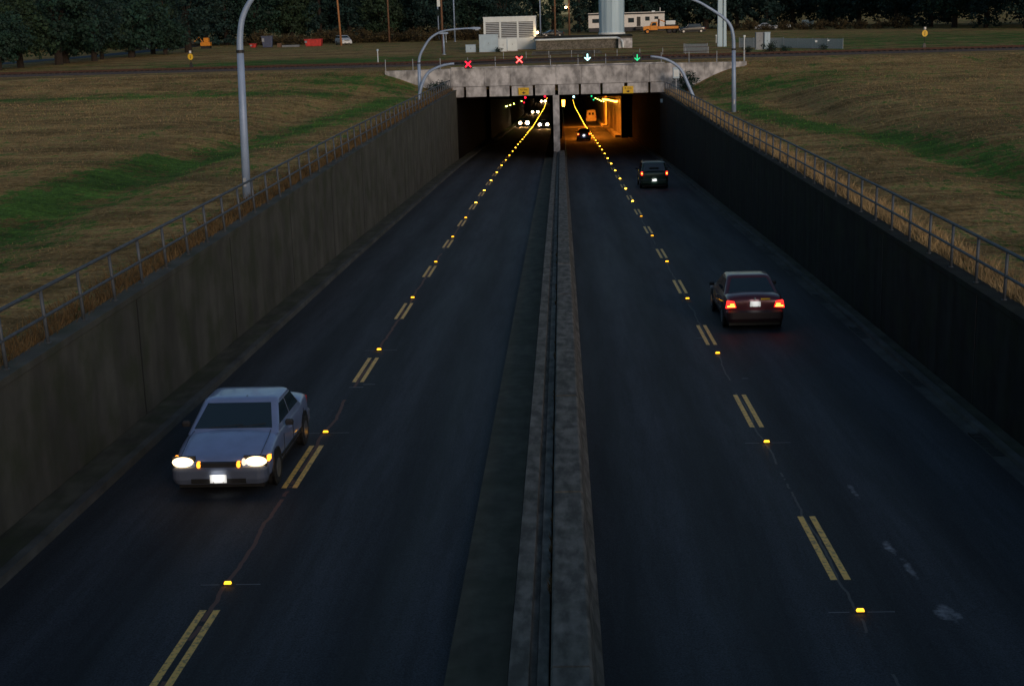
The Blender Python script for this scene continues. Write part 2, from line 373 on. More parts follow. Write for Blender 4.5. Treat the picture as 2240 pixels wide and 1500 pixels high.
def sheet(name, xs_, y0, y1, dz, mat, step=3.0, kind='structure', thick=0, yfun=None):
    n = max(2, int((y1-y0)/step)+1); mb = MB()
    for k in range(n-1):
        a = y0+(y1-y0)*k/(n-1); b = y0+(y1-y0)*(k+1)/(n-1)
        x0, x1 = xs_; za, zb = rz(a)+dz, rz(b)+dz
        mb.add([(x0, a, za), (x1, a, za), (x1, b, zb), (x0, b, zb)], [(0, 1, 2, 3)])
    o = mb.build(name, mat, fix=False)
    if kind: tag(o, kind=kind)
    return o
def section_run(name, pts, y0, y1, mat, step=6.0, bevel=0, zf=rz):
    """sweep a closed x/z outline along the road grade"""
    ys = list(np.arange(y0, y1, step))+[y1]
    o = MB().loft([[(p[0], y, zf(y)+p[1]) for p in pts] for y in ys]).build(name, mat, bevel=bevel)
    return o
o = sheet('road', (-8.7, -1.6), -60, 900, 0, M['asphalt']); tag(o, 'dark asphalt carriageway left of the median, traffic facing the camera')
o = sheet('road', (.40, 8.45), -60, 900, 0, M['asphalt']); tag(o, 'dark asphalt carriageway right of the median, traffic driving away')
# footways / kerbs along the wall feet
o = section_run('kerb', [(-9.48, -.3), (-9.48, .16), (-8.86, .15), (-8.86, -.3)], -60, 182, M['footway']); tag(o, 'mossy raised ledge along the foot of the left wall', kind='structure')
o = section_run('kerb', [(-8.857, -.3), (-8.857, .165), (-8.70, .155), (-8.68, -.3)], -60, 182, M['kerb']); tag(o, 'pale concrete kerb edging the left carriageway', kind='structure')
o = section_run('kerb', [(8.45, -.3), (8.45, .10), (8.60, .11), (8.60, -.3)], -60, 182, M['kerb']); tag(o, 'low concrete kerb edging the right carriageway', kind='structure')
o = section_run('ledge', [(8.603, -.3), (8.603, .06), (8.93, .06), (8.93, -.3)], -60, 182, M['footway']); tag(o, 'dark ledge between the right kerb and the right wall', kind='structure')
o = sheet('gutter', (8.16, 8.447), -25, 150, .006, M['kerb']); tag(o, 'concrete gutter strip beside the right kerb')
for k in range(9):                                                # slotted grates in the gutter
    y = 20+k*6.0; mb = MB()
    for j in range(8): mb.box(8.20, 8.43, y+j*.22, y+j*.22+.12, rz(y+j*.22)+.004, rz(y+j*.22)+.012)
    for xx in (8.20, 8.41): mb.box(xx, xx+.02, y, y+1.66, rz(y+.8)-.03, rz(y+.8)+.011)
    o = mb.build('drain_grate', M['black']); tag(o, '%s black slotted drain grate from the camera in the right gutter' % ordinal(k+1), 'drain grate', 'drain grates in the right gutter')
# median
o = section_run('median_kerb', [(-1.60, -.3), (-1.58, .15), (-.80, .17), (-.80, -.3)], -60, PY-.3, M['strip']); tag(o, 'mossy low median shelf left of the concrete barrier', kind='structure')
B1 = [(-.797, -.2), (-.76, .42), (-.735, .72), (-.50, .72), (-.487, .60), (-.415, .60), (-.405, .655), (-.27, .655), (-.255, -.2)]
o = section_run('concrete_barrier', B1, -60, PY-.5, M['barrier'], bevel=.012); tag(o, 'narrow grooved concrete barrier on the left half of the median', 'barrier')
mbs = []
for k in range(28):
    y0 = -60+k*6.8; y1 = y0+6.77
    if y1 > PY-.6: y1 = PY-.6
    dz = random.uniform(-.012, .012)
    pr = [(-.250, -.2), (-.245, .76+dz), (-.22, .80+dz), (.20, .80+dz), (.235, .76+dz), (.30, .30), (.40, .12), (.40, -.2)]
    mbs.append((y0, y1, pr))
    if y1 >= PY-.6: break
barrier2 = MB()
for y0, y1, pr in mbs: barrier2.loft([[(p[0], y, rz(y)+p[1]) for p in pr] for y in np.linspace(y0, y1, 3)])
o = barrier2.build('concrete_barrier', M['barrier'], bevel=.012); tag(o, 'wide flat-topped concrete barrier with joints on the right half of the median', 'barrier')
weedmb = MB()
for k in range(150):
    y = random.choice([17.6, 18.1, 19.2, 20.5, 23, 26, 29, 33, 35, 41, 44, 50, 52, 58])+random.gauss(0, .22); x = -.25+random.gauss(0, .015)
    for j in range(9):
        a = random.uniform(0, 6.28); l = random.uniform(.04, .11); zz = rz(y)+.655
        weedmb.add([(x-.008, y, zz), (x+.008, y, zz), (x+math.cos(a)*l*.6, y+math.sin(a)*l, zz+l)], [(0, 1, 2)])
o = weedmb.build('weeds', M['weed'], fix=False); tag(o, 'small brown weeds growing in the joint of the median barrier', kind='stuff')

o = section_run('median_kerb', [(-1.60, -.3), (-1.58, .10), (.38, .10), (.40, -.3)], PY+.3, 900, M['shade_black'], step=12); tag(o, 'dark kerb under the dividing wall inside the tunnel', kind='structure')
# road paint: double dashed yellow lines
def dash_line(xc, y0, n):
    mb = MB()
    for k in range(-1, n):
        a = y0+9*k; b = a+3.0
        for dx in (-.15, .05):
            x0 = xc+dx
            za, zb = rz(a)+.004, rz(b)+.004
            mb.add([(x0, a, za), (x0+.10, a, za), (x0+.10, b, zb), (x0, b, zb)], [(0, 1, 2, 3)])
    return mb.build('lane_marking', M['yellow_paint'], fix=False)
tag(dash_line(-5.22, 15.6, 60), 'double dashed yellow lane line on the left carriageway', kind='structure')
tag(dash_line(4.02, 19.5, 60), 'double dashed yellow lane line on the right carriageway', kind='structure')
mb = MB()
for xc, ys_ in ((-5.2, (19.61, 28.61, 37.61)), (4.02, (18.23, 27.23))):
    for i, y in enumerate(ys_):
        for a, b in ((-.42, -.13), (.12, .50)):
            mb.add([(xc+a, y, rz(y)+.004), (xc+b, y, rz(y)+.004), (xc+b, y+.018, rz(y)+.004), (xc+a, y+.018, rz(y)+.004)], [(0, 1, 2, 3)])
for x0, x1, y in ((-5.35, -5.0, 33.0), (-5.05, -4.75, 33.3), (3.7, 3.95, 38.5), (4.3, 4.45, 33.2)):
    mb.add([(x0, y, rz(y)+.004), (x1, y, rz(y)+.004), (x1, y+.03, rz(y)+.004), (x0, y+.03, rz(y)+.004)], [(0, 1, 2, 3)])
tag(mb.build('saw_cut', M['sawcut'], fix=False), 'short pale saw cuts across the lanes beside the studs', kind='structure')

# reflective studs, their returned light put in as glow
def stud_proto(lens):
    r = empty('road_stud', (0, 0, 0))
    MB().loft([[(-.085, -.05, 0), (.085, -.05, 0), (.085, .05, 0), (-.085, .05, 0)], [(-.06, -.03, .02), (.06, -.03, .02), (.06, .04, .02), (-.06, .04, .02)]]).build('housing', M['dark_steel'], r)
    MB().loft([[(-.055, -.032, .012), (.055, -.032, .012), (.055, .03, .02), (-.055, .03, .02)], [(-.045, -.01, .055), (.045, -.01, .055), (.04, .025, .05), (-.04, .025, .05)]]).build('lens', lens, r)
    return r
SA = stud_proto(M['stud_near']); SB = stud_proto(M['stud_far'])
usedA = usedB = False
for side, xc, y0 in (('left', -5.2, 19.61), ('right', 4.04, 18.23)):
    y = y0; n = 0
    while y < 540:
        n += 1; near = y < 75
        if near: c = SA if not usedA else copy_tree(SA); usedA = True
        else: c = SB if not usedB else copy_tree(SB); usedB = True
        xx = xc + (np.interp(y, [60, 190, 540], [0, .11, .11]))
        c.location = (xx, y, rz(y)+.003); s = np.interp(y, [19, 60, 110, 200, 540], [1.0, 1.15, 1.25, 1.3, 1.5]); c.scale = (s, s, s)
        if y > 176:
            tag(c, 'one of the close-set amber reflector studs made to glow in a string running down the %s tube' % side, 'road stud', 'amber studs down the %s tube' % side)
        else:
            tag(c, '%s amber reflector stud with added glow from the bottom of the photo on the %s lane line' % (ordinal(n), side), 'road stud', 'amber road studs along the %s lane line' % side)
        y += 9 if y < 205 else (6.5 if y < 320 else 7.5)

# ------------------------------------------------------------------ retaining walls
def wall(side):
    L = side < 0; xi = LX if L else RX; xo = xi+(-.30 if L else .30); tf = ltop if L else rtop
    root = empty('retaining_wall', (xi, 20, rz(20)))
    ys = list(np.arange(-60, PY, 6.0))+[PY+.6 if L else PY+.6]
    off = Vector(root.location)
    def P(x, y, z): return (x-off.x, y-off.y, z-off.z)
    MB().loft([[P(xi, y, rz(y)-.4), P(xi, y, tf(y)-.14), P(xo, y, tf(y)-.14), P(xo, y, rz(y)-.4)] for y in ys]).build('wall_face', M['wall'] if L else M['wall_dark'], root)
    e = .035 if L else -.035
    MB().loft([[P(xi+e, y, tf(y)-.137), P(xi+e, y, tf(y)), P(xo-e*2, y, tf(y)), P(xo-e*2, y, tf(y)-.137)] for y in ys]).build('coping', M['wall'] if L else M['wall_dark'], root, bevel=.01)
    mb = MB()
    for y in np.arange(21, 126, 9.0):
        mb.box(xi-off.x-.001 if L else xi-off.x-.006, xi-off.x+.006 if L else xi-off.x+.001, y-off.y, y-off.y+.05, rz(y)+.05-off.z, tf(y)-.15-off.z)
    mb.build('expansion_joint', M['black'], root)
    return root
tag(wall(-1), 'stained grey concrete retaining wall on the left of the sunken road', 'retaining wall')
tag(wall(1), 'shaded near-black concrete retaining wall on the right of the sunken road', 'retaining wall')
def railing(side):
    L = side < 0; tf = ltop if L else rtop; x = LX-.17 if L else RX+.17; hgt = 1.02
    y0 = 17.0 if L else 16.6; ys = np.arange(y0, 124.5, 2.02)
    root = empty('railing', (x, y0, tf(y0)))
    lean = -.05 if L else 0.02
    def P(dx, y, dz): return (dx, y-y0, tf(y)+dz-tf(y0))
    MB().tube([P(lean, y, hgt) for y in ys], .038, 8).build('top_rail', M['rail_steel'], root, smooth=True)
    MB().tube([P(lean*.5, y, .50) for y in ys], .032, 8).build('middle_rail', M['rail_steel'], root, smooth=True)
    for y in ys: MB().tube([P(0, y, -.02), P(lean, y, hgt)], .036, 8).tube([P(0, y, .0), P(0, y, .012)], .06, 8).build('post', M['rail_steel'], root, smooth=True)
    return root
tag(railing(-1), 'two-rail steel pipe railing along the top of the left retaining wall', 'railing')
tag(railing(1), 'two-rail steel pipe railing along the top of the right retaining wall', 'railing')

def overpass():
    root = empty('overpass', (0, -6, -2.9))
    MB().box(-60, 60, -6.5, 5.6, 0, 1.25).build('deck', M['kerb'], root)
    for y in (-6.5, 5.35): MB().box(-60, 60, y, y+.25, 1.253, 1.75).build('parapet', M['kerb'], root)
    for x in (-11.2, 10.2): MB().box(x, x+1.0, -6.4, 5.5, -6.3, -.003).build('abutment', M['wall_dark'], root)
    return root
tag(overpass(), 'concrete road overpass that the view is taken from', 'bridge')
for x0, x1 in ((-90, -11.3), (11.3, 90)):
    o = MB().prism([(-26, -6.4), (-13, -1.75), (-.6, -1.75), (8, -6.4)], 'x', x0, x1).build('embankment', M['ground']); tag(o, kind='structure')  # unseen approach fill, sloped to block the low sun from behind

# ------------------------------------------------------------------ overbridge at the mouth
def bridge():
    root = empty('overbridge', (0, PY, -4.9)); oz = -4.9
    def bx(mb, x0, x1, y0, y1, z0, z1): mb.box(x0, x1, y0-PY, y1-PY, z0-oz, z1-oz)
    mb = MB(); 
    # upper band with slightly rising ends
    xs = [-9.9, -6.9, -4.55, -.42, 1.9, 5.9, 7.98, 9.35]; n = len(xs)
    def zt(x): return -4.80 + .05*math.cos((x-2)/7)*-1
    for i in range(n-1):
        a, b = xs[i]+.008, xs[i+1]-.008; dy = random.uniform(-.006, .006)
        mb.add([(a, dy, -6.42-oz), (b, dy, -6.42-oz), (b, 1.1, -6.42-oz), (a, 1.1, -6.42-oz), (a, dy, zt(a)-oz), (b, dy, zt(b)-oz), (b, 1.1, zt(b)-oz), (a, 1.1, zt(a)-oz)],
               [(0, 3, 2, 1), (4, 5, 6, 7), (0, 1, 5, 4), (1, 2, 6, 5), (2, 3, 7, 6), (3, 0, 4, 7)])
    mb.build('parapet', M['fascia'], root, bevel=.02)
    mb = MB(); bx(mb, -9.9, 9.35, PY-.10, PY+.02, -4.80, -4.68); mb.build('coping', M['fascia'], root, bevel=.02)
    # lower beams with dark gaps, 2.1 m apart
    gaps = [-10.0, -8.72, -6.63, -4.55, -2.46, -.40, 1.72, 3.64, 5.85, 7.98, 9.4]
    for i in range(len(gaps)-1):
        g0 = .13 if 0 < i else 0.0; g1 = .13
        wd0 = .10+.06*((i*7) % 3)/2; mb = MB(); bx(mb, gaps[i]+wd0, gaps[i+1]-.08-.05*((i*5) % 3)/2, PY+.03, PY+1.0, -7.36, -6.45); mb.build('beam', M['fascia'], root, bevel=.03)
    mb = MB(); bx(mb, -9.9, 9.35, PY+1.0, PY+1.4, -7.36, -6.43); mb.build('backing_slab', M['shade_black'], root)  # black backing carries the shade in the beam gaps
    # wing walls that taper into the bank
    for s, x0, x1, zi in ((-1, -9.9, -15.9, -7.0), (1, 9.35, 16.7, -7.6)):
        a, b = (x0, x1)
        MB().prism([(a, zi-oz), (a, -4.80-oz), (b, -4.85-oz), (b, -5.15-oz), ((a+b)/2, (zi-5.4)/2-.2-oz)], 'y', .12, .52).build('wing_wall', M['fascia'], root, bevel=.01)
    mb = MB()
    for x in (-13.9, -12.0, 11.2, 12.9, 14.6): bx(mb, x, x+.02, PY+.113, PY+.14, -5.3 if abs(x) > 13 else -5.9, -4.84)
    mb.build('wing_joint', M['black'], root)
    return root
tag(bridge(), 'pale stained concrete overbridge face above the tunnel mouth, with beams and wing walls', 'bridge')
# stains on the parapet are in the material; the deck, roof and side walls behind the face
def tunnel_box():
    root = empty('tunnel_approach', (0, PY+.8, -7.4))
    off = (0, PY+.8, -7.4)
    def L(p): return (p[0]-off[0], p[1]-off[1], p[2]-off[2])
    def slab(name, rings, mat): return MB().loft([[L(p) for p in r] for r in rings]).build(name, mat, root)
    y0, y1 = PY+.8, TY
    slab('roof', [[(-10.2, y, z0), (9.7, y, z0), (9.7, y, z0+.8), (-10.2, y, z0+.8)] for y, z0 in ((y0+.7, -7.0), (y1, -9.5))], M['shade_black'])
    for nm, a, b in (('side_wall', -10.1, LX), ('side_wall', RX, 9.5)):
        slab(nm, [[(a, y, rz(y)-.4), (b, y, rz(y)-.4), (b, y, -7.0 if y < y1 else -9.3), (a, y, -7.0 if y < y1 else -9.3)] for y in (y0, (y0+y1)/2, y1)], M['shade_black'])
    return root
tag(tunnel_box(), 'dark covered approach between the bridge face and the tunnel tubes', 'tunnel approach')
# central pier / wall seen as the pale column
def pier():
    root = empty('dividing_wall', (-.45, PY-.1, rz(PY)))
    oz = rz(PY)
    MB().box(-.29, .29, -.25, .35, -.3, -7.38-oz).build('end_column', M['fascia'], root, bevel=.03)
    ys = np.linspace(.37, TY-PY, 6)
    MB().loft([[(-.2, y, rz(y+PY)-oz-.3), (.2, y, rz(y+PY)-oz-.3), (.2, y, min(-7.4, -7.4-(y*.045))-oz), (-.2, y, min(-7.4, -7.4-(y*.045))-oz)] for y in ys]).build('wall_body', M['shade_black'], root)
    return root
tag(pier(), 'slim dividing wall with a pale concrete end column between the two openings', 'wall')
def tunnel():
    root = empty('tunnel', (0, TY, rz(TY)))
    oz = rz(TY)
    def L(p): return (p[0], p[1]-TY, p[2]-oz)
    H = 5.3
    for nm, x0, x1 in (('left_tube', -9.0, -1.35), ('right_tube', .05, 7.62)):
        ys = list(np.arange(TY, 900, 12.0)); mb = MB()
        for a, b in zip(ys[:-1], ys[1:]):
            za, zb = rz(a), rz(b)
            mb.add([L(p) for p in [(x0, a, za-.2), (x0, b, zb-.2), (x0, b, zb+H), (x0, a, za+H), (x1, a, za-.2), (x1, b, zb-.2), (x1, b, zb+H), (x1, a, za+H)]],
                   [(0, 1, 2, 3), (4, 7, 6, 5), (3, 2, 6, 7)])
        b = ys[-1]; mb.add([L(p) for p in [(x0, b, rz(b)-.2), (x1, b, rz(b)-.2), (x1, b, rz(b)+H), (x0, b, rz(b)+H)]], [(0, 1, 2, 3)])
        mb.build('tube_lining', M['tunnel'] if nm == 'right_tube' else M['tunnel_unlit'], root, fix=False)
        # low walkway on the outer side
        xo = (x0, x0+.75) if nm == 'left_tube' else (x1-.75, x1)
        MB().loft([[L((xo[0], y, rz(y)-.1)), L((xo[1], y, rz(y)-.1)), L((xo[1], y, rz(y)+.32)), L((xo[0], y, rz(y)+.32))] for y in np.arange(TY+.5, 700, 12.)]).build('walkway', M['tunnel'], root)
    zt = rz(TY)
    mb = MB()
    for x0, x1, z0, z1 in ((-9.5, -9.0, zt-.3, -8.7), (7.62, 8.95, zt-.3, -8.7), (-1.35, .05, zt-.3, -8.7), (-9.0, -1.35, zt+H, -8.7), (.05, 7.62, zt+H, -8.7)):
        mb.box(x0, x1, -.35, .0, z0-oz, z1-oz)
    mb.build('portal_wall', M['shade_black'], root)
    return root
tag(tunnel(), 'twin road tunnel tubes curving down beyond the dark approach', 'tunnel')

# tunnel lamps
def area(name, loc, energy, col, size, rot=(0, 0, 0), parent=None):
    l = bpy.data.lights.new(name, 'AREA'); l.energy = energy; l.color = col; l.size = size; o = bpy.data.objects.new(name, l); COL.objects.link(o)
    o.location = loc; o.rotation_euler = rot
    if parent: o.parent = parent
    return o
def tunnel_lamp(x, y, dz, mat, size, label, group, energy=0, col=(1, .22, .012), face=(0, 0, 0)):
    r = empty('tunnel_lamp', (x, y, rz(y)+dz))
    w, l, h = size
    MB().box(-w/2-.03, w/2+.03, -l/2-.03, l/2+.03, .0, h*.5).build('housing', M['dark_steel'], r)
    MB().loft([[(-w/2, -l/2, 0), (w/2, -l/2, 0), (w/2, l/2, 0), (-w/2, l/2, 0)], [(-w*.35, -l/2*.9, -h), (w*.35, -l/2*.9, -h), (w*.35, l/2*.9, -h), (-w*.35, l/2*.9, -h)]]).build('diffuser', mat, r)
    if energy: area('lamp_light', (-2.6 if x > 2 else 1.6, 0, -h-.25), energy, col, 1.6, face, r)
    tag(r, label, 'tunnel lamp', group); return r
for i, y in enumerate((184.5, 189, 194, 200, 207, 215, 225, 238)):
    tunnel_lamp(7.15, y, 4.72, M['sodium'], (.42, 1.3, .24), '%s glowing orange lamp from the portal along the right tube wall' % ordinal(i+1), 'orange lamps along the right tube wall', 3800 if i == 7 else (480 if i % 2 == 0 else 0), face=(R(62) if i == 7 else 0, R(12), 0))
tunnel_lamp(.30, 184, 4.95, M['sodium'], (.40, 1.2, .85), 'tall glowing orange lamp on the inner wall at the right tube portal', 'orange lamp inside the dividing wall', 300, face=(0, R(-12), 0))
for i, y in enumerate((236, 250, 262, 276, 292)):
    tunnel_lamp(7.1, y, 4.3, M['tube'], (.18, .5, .14), '%s small yellow-green lamp further down the right tube wall' % ordinal(i+1), 'yellow-green lamps in the right tube')
for i, (y, dz) in enumerate(((223.6, 4.05), (227, 4.05), (241.6, 4.1), (260.3, 4.1), (311, 3.85))):
    tunnel_lamp(-8.7, y, dz-.03, M['tube'], (.20, .6, .16), '%s small yellow-green lamp along the left tube wall' % ordinal(i+1), 'yellow-green lamps in the left tube')

# ------------------------------------------------------------------ lane signals
def signal(x, y, z, kind, label, s=.60, group=None, dark=True):
    r = empty('lane_signal', (x, y, z))
    MB().box(-s/2-.03, s/2+.03, 0, .18, -s/2-.05, s/2+.05).build('housing', M['black'], r, bevel=.01)
    if kind in ('x', 'xdim'):
        m1 = MB(); m2 = MB()
        for sg in (1, -1):
            a = s*.40; w = s*.13 
            for mb_, ww, yy in ((m1, w*(1.45 if kind == 'x' else 1.15), -.004), (m2, w*.30, -.010)):
                d = ww/2*1.0
                mb_.prism([(-a-d*.7, sg*(-a)+sg*d*.7), (-a+d*.7, sg*(-a)-sg*d*.7), (a+d*.7, sg*a-sg*d*.7), (a-d*.7, sg*a+sg*d*.7)], 'y', yy+.003*sg*.5-.002, yy+.003*sg*.5)
        m1.build('cross', M['xred'], r)
        if kind == 'x': m2.build('cross_filament', M['xcore'], r)
    elif kind in ('a', 'adim'):
        a = s*.42; w = s*.13
        mt = M['acyan'] if kind == 'a' else M['agreen']
        MB().prism([(-w/2, a), (w/2, a), (w/2, -a*.45), (a*.75, a*.05), (a*.95, -.12*a), (0, -a), (-a*.95, -.12*a), (-a*.75, a*.05), (-w/2, -a*.45)], 'y', -.012, -.003).build('arrow', mt, r)
    else:
        MB().disc((0, -.01, 0), s*.3, 'y', .02).build('lamp_lens', {'r': M['xred'], 'g': M['agreen'], 'c': M['acyan']}[kind], r)
    tag(r, label, 'lane signal', group or 'lane signals on the gantry'); return r
GY = 112.0
signal(-7.28, GY, -3.87, 'xdim', 'red cross lane signal furthest left on the gantry', .56)
signal(-3.23, GY, -3.63, 'x', 'brighter red cross lane signal with white core, second from left', .60)
signal(2.14, GY, -3.59, 'a', 'pale cyan down-arrow lane signal nearest the gantry middle', .62)
signal(6.04, GY, -3.72, 'adim', 'green down-arrow lane signal furthest right on the gantry', .60)
ty = TY-2
for x, z, k, s, lb in ((-4.5, -10.45, 'r', .42, 'red signal with a bright centre under the left tube lintel'), (-2.02, -10.38, 'r', .40, 'small red signal beside the dividing wall over the left tube'),
                    (1.6, -10.52, 'c', .44, 'cyan signal over the left lane of the right tube'), (3.84, -10.5, 'g', .36, 'upper green signal over the right tube')):
    signal(x, ty, z, k, lb, s, 'signals at the tube portals')
signal(4.1, 178.4, -10.98, 'g', 'lower green signal just below the upper green one over the right tube', .32, 'signals at the tube portals')
signal(-5.9, 225, -14.0, 'r', 'small red signal deeper in the left tube', .34, 'signals at the tube portals')

def gantry():
    r = empty('signal_gantry', (0, GY+.3, -6.5))
    oz = -6.5
    def arc(pts): 
        P = [Vector((a, 0, b-oz)) for a, b in pts]; out = []
        for i in range(len(P)-1):
            p0 = P[max(i-1, 0)]; p1 = P[i]; p2 = P[i+1]; p3 = P[min(i+2, len(P)-1)]
            for t in (0, .25, .5, .75):
                out.append(.5*((2*p1)+(-p0+p2)*t+(2*p0-5*p1+4*p2-p3)*t*t+(-p0+3*p1-3*p2+p3)*t**3))
        return out+[P[-1]]
    l = arc([(-11.30, -6.75), (-11.22, -6.0), (-10.95, -5.2), (-10.52, -4.50), (-9.95, -4.15), (-9.2, -3.90), (-8.40, -3.80)])
    MB().tube(l, list(np.linspace(.15, .09, len(l))), 10).build('arm', M['pole'], r, smooth=True)
    q = arc([(10.6, -7.3), (10.42, -6.75), (10.05, -5.9), (9.62, -4.95), (9.15, -4.40), (8.5, -4.00), (7.8, -3.76), (7.1, -3.66)])
    MB().tube(q, list(np.linspace(.15, .09, len(q))), 10).build('arm', M['pole'], r, smooth=True)
    MB().tube([(-8.4, 0, -3.80-oz), (-3, 0, -3.66-oz), (2, 0, -3.60-oz), (7.1, 0, -3.66-oz)], .045, 8).build('beam', M['dark_steel'], r, smooth=True)
    for x, z in ((-7.28, -3.55), (-3.23, -3.3), (2.14, -3.3), (6.04, -3.4)): MB().tube([(x, 0, -3.75-oz), (x, 0, z+.1-oz)], .03, 6).build('hanger', M['dark_steel'], r)
    return r
tag(gantry(), 'arched pale blue gantry arms carrying the lane signals on a thin dark beam', 'gantry')

# ------------------------------------------------------------------ street lamps
def catmull(P, k=5):
    P = [Vector(p) for p in P]; out = []
    for i in range(len(P)-1):
        p0 = P[max(i-1, 0)]; p1 = P[i]; p2 = P[i+1]; p3 = P[min(i+2, len(P)-1)]
        for j in range(k):
            t = j/k; out.append(.5*((2*p1)+(-p0+p2)*t+(2*p0-5*p1+4*p2-p3)*t*t+(-p0+3*p1-3*p2+p3)*t**3))
    return out+[P[-1]]
def street_lamp(base, collar_z, pts, r0, r1, label):
    """pts: (dx, z) of the curved upper part relative to base; the arm reaches over the road"""
    root = empty('street_lamp', base); bz = base[2]
    low = [(0, 0, -.3), (pts[0][0]*.5, 0, (pts[0][1]-bz)*.5), (pts[0][0], 0, pts[0][1]-bz)]
    MB().tube(low, [r0, r0*.9, r0*.8], 12).build('pole', M['pole'], root, smooth=True)
    up = catmull([(a, 0, b-bz) for a, b in pts])
    MB().tube(up, list(np.linspace(r0*.78, r1, len(up))), 12).build('arm', M['pole'], root, smooth=True)
    cz = collar_z-bz; MB().tube([(pts[0][0], 0, cz-.05), (pts[0][0], 0, cz+.05)], r0*.95, 12).build('collar', M['dark_steel'], root)
    e = up[-1]; sgn = 1 if pts[-1][0] > 0 else -1
    h = MB().loft([[(e.x-sgn*.1+0, -.05, e.z-.05), (e.x-sgn*.1, .05, e.z-.05), (e.x-sgn*.1, .05, e.z+.05), (e.x-sgn*.1, -.05, e.z+.05)],
                   [(e.x+sgn*.25, -.14, e.z-.09), (e.x+sgn*.25, .14, e.z-.09), (e.x+sgn*.25, .12, e.z+.10), (e.x+sgn*.25, -.12, e.z+.10)],
                   [(e.x+sgn*.8, -.13, e.z-.09), (e.x+sgn*.8, .13, e.z-.09), (e.x+sgn*.8, .1, e.z+.06), (e.x+sgn*.8, -.1, e.z+.06)]]).build('lamp_head', M['pole'], root, bevel=.02)
    MB().box(e.x+sgn*.52-.14, e.x+sgn*.52+.14, -.10, .10, e.z-.17, e.z-.093).build('lens', M['galv'], h, bevel=.02)
    MB().box(-.05, .05, -.02-r0, -r0+.01, .5, .8).build('access_hatch', M['galv'], root)
    tag(root, label, 'street lamp', 'curved-arm street lamps'); return root
street_lamp((-10.98, 48.0, -6.1), -1.03, [(.13, -1.03), (.16, -.55), (.30, .10), (.66, .70), (1.4, 1.45), (2.5, 1.95), (4.0, 2.1)], .15, .06, 'tall curved-arm street lamp standing close on the left, cut by the top of the photo')
street_lamp((11.75, 96.5, -6.95), -2.82, [(-.05, -2.82), (-.10, -1.9), (-.35, -1.15), (-.95, -.58), (-1.7, -.08), (-2.5, .38), (-3.6, .75), (-5.2, .95)], .16, .07, 'tall curved-arm street lamp standing on the right beyond the railing')
street_lamp((-11.25, 112.6, -6.7), -3.7, [(.02, -3.7), (.13, -3.15), (.42, -2.60), (1.0, -1.82), (1.85, -1.34), (2.9, -1.17), (4.2, -1.12)], .15, .06, 'curved-arm street lamp beside the left gantry arm with its lamp head in view')

# ------------------------------------------------------------------ signs on the bridge
def clearance_sign(x, z, label):
    r = empty('clearance_sign', (x, PY-.14, z))
    MB().box(-.48, .48, 0, .03, -.32, .32).build('sign_board', M['yellow'], r, bevel=.01)
    text_mesh('4.15m', .26, M['rust'], 'lettering', r, (0, -.006, .14), (R(90), 0, 0))
    MB().prism([(-.04, -.02), (.04, -.02), (.04, -.1), (.2, -.1), (0, -.26), (-.2, -.1), (-.04, -.1)], 'y', -.012, -.004).build('arrow', M['black'], r)
    tag(r, label, 'sign', 'yellow clearance signs on the bridge')
clearance_sign(-3.36, -6.95, 'yellow height sign with down arrow on the bridge above the left opening')
clearance_sign(6.06, -7.05, 'yellow height sign with down arrow on the bridge above the right opening')

# ------------------------------------------------------------------ deck railing, track
def deck_rail(y, z, x0, x1, step, label, hgt=.95):
    r = empty('railing', (x0, y, z))
    MB().tube([(0, 0, hgt), (x1-x0, 0, hgt)], .025, 6).build('top_rail', M['rust'], r)
    MB().tube([(0, 0, hgt*.5), (x1-x0, 0, hgt*.5)], .02, 6).build('middle_rail', M['rust'], r)
    x = 0
    while x <= x1-x0+.01:
        MB().tube([(x, 0, -.05), (x, 0, hgt)], .035, 6).build('post', M['galv'], r); x += step
    tag(r, label, 'railing')
deck_rail(PY+.75, -4.80, -15.9, 16.6, 2.5, 'low rusty pipe railing along the top of the bridge face')
deck_rail(150.5, -5.0, -6.0, 16.6, 2.4, 'second pipe railing behind the railway track')
o = MB().loft([[(x, 140.8, -5.05), (x, 142.6, -4.80), (x, 146.6, -4.80), (x, 148.4, -5.05)] for x in np.linspace(-200, 200, 41)]).build('ballast', M['ballast']); tag(o, kind='structure')
mb = MB()
for x in np.arange(-120, 120, .62): mb.box(x, x+.24, 143.25, 145.95, -4.80, -4.72)
tag(mb.build('railway_sleepers', M['tie']), kind='structure')
mb = MB()
for y in (143.85, 145.29): mb.box(-200, 200, y-.035, y+.035, -4.72, -4.58)
tag(mb.build('railway_rails', M['rust']), 'single railway track crossing above the tunnel mouth', kind='structure')

def switch_stand(x, y, hgt, label):
    r = empty('switch_stand', (x, y, -5.0))
    MB().box(-.35, .35, -.3, .3, 0, .18).build('base_plate', M['black'], r)
    MB().loft([[(-.2, -.16, .18), (.2, -.16, .18), (.2, .16, .18), (-.2, .16, .18)], [(-.1, -.1, .8), (.1, -.1, .8), (.1, .1, .8), (-.1, .1, .8)]]).build('stand', M['black'], r)
    MB().tube([(0, 0, .7), (0, 0, hgt-.3)], .03, 8).build('mast', M['dark_steel'], r)
    MB().disc((0, -.03, hgt-.35), .29, 'y', .03, 20, .33).build('target', M['yellow'], r)
    MB().box(-.02, .02, -.07, -.048, hgt-.55, hgt-.15).build('target_stripe', M['black'], r)
    MB().tube([(0, 0, hgt+.02), (0, 0, hgt+.28)], .12, 10).build('lamp_cap', M['offwhite'], r)
    tag(r, label, 'switch stand', 'railway switch stands with yellow targets')
switch_stand(-38.9, 148.6, 1.75, 'railway switch stand with yellow target left of the tall lamp post')
switch_stand(37.0, 144.0+2.2, 2.15, 'railway switch stand with round yellow target far right of the bridge')

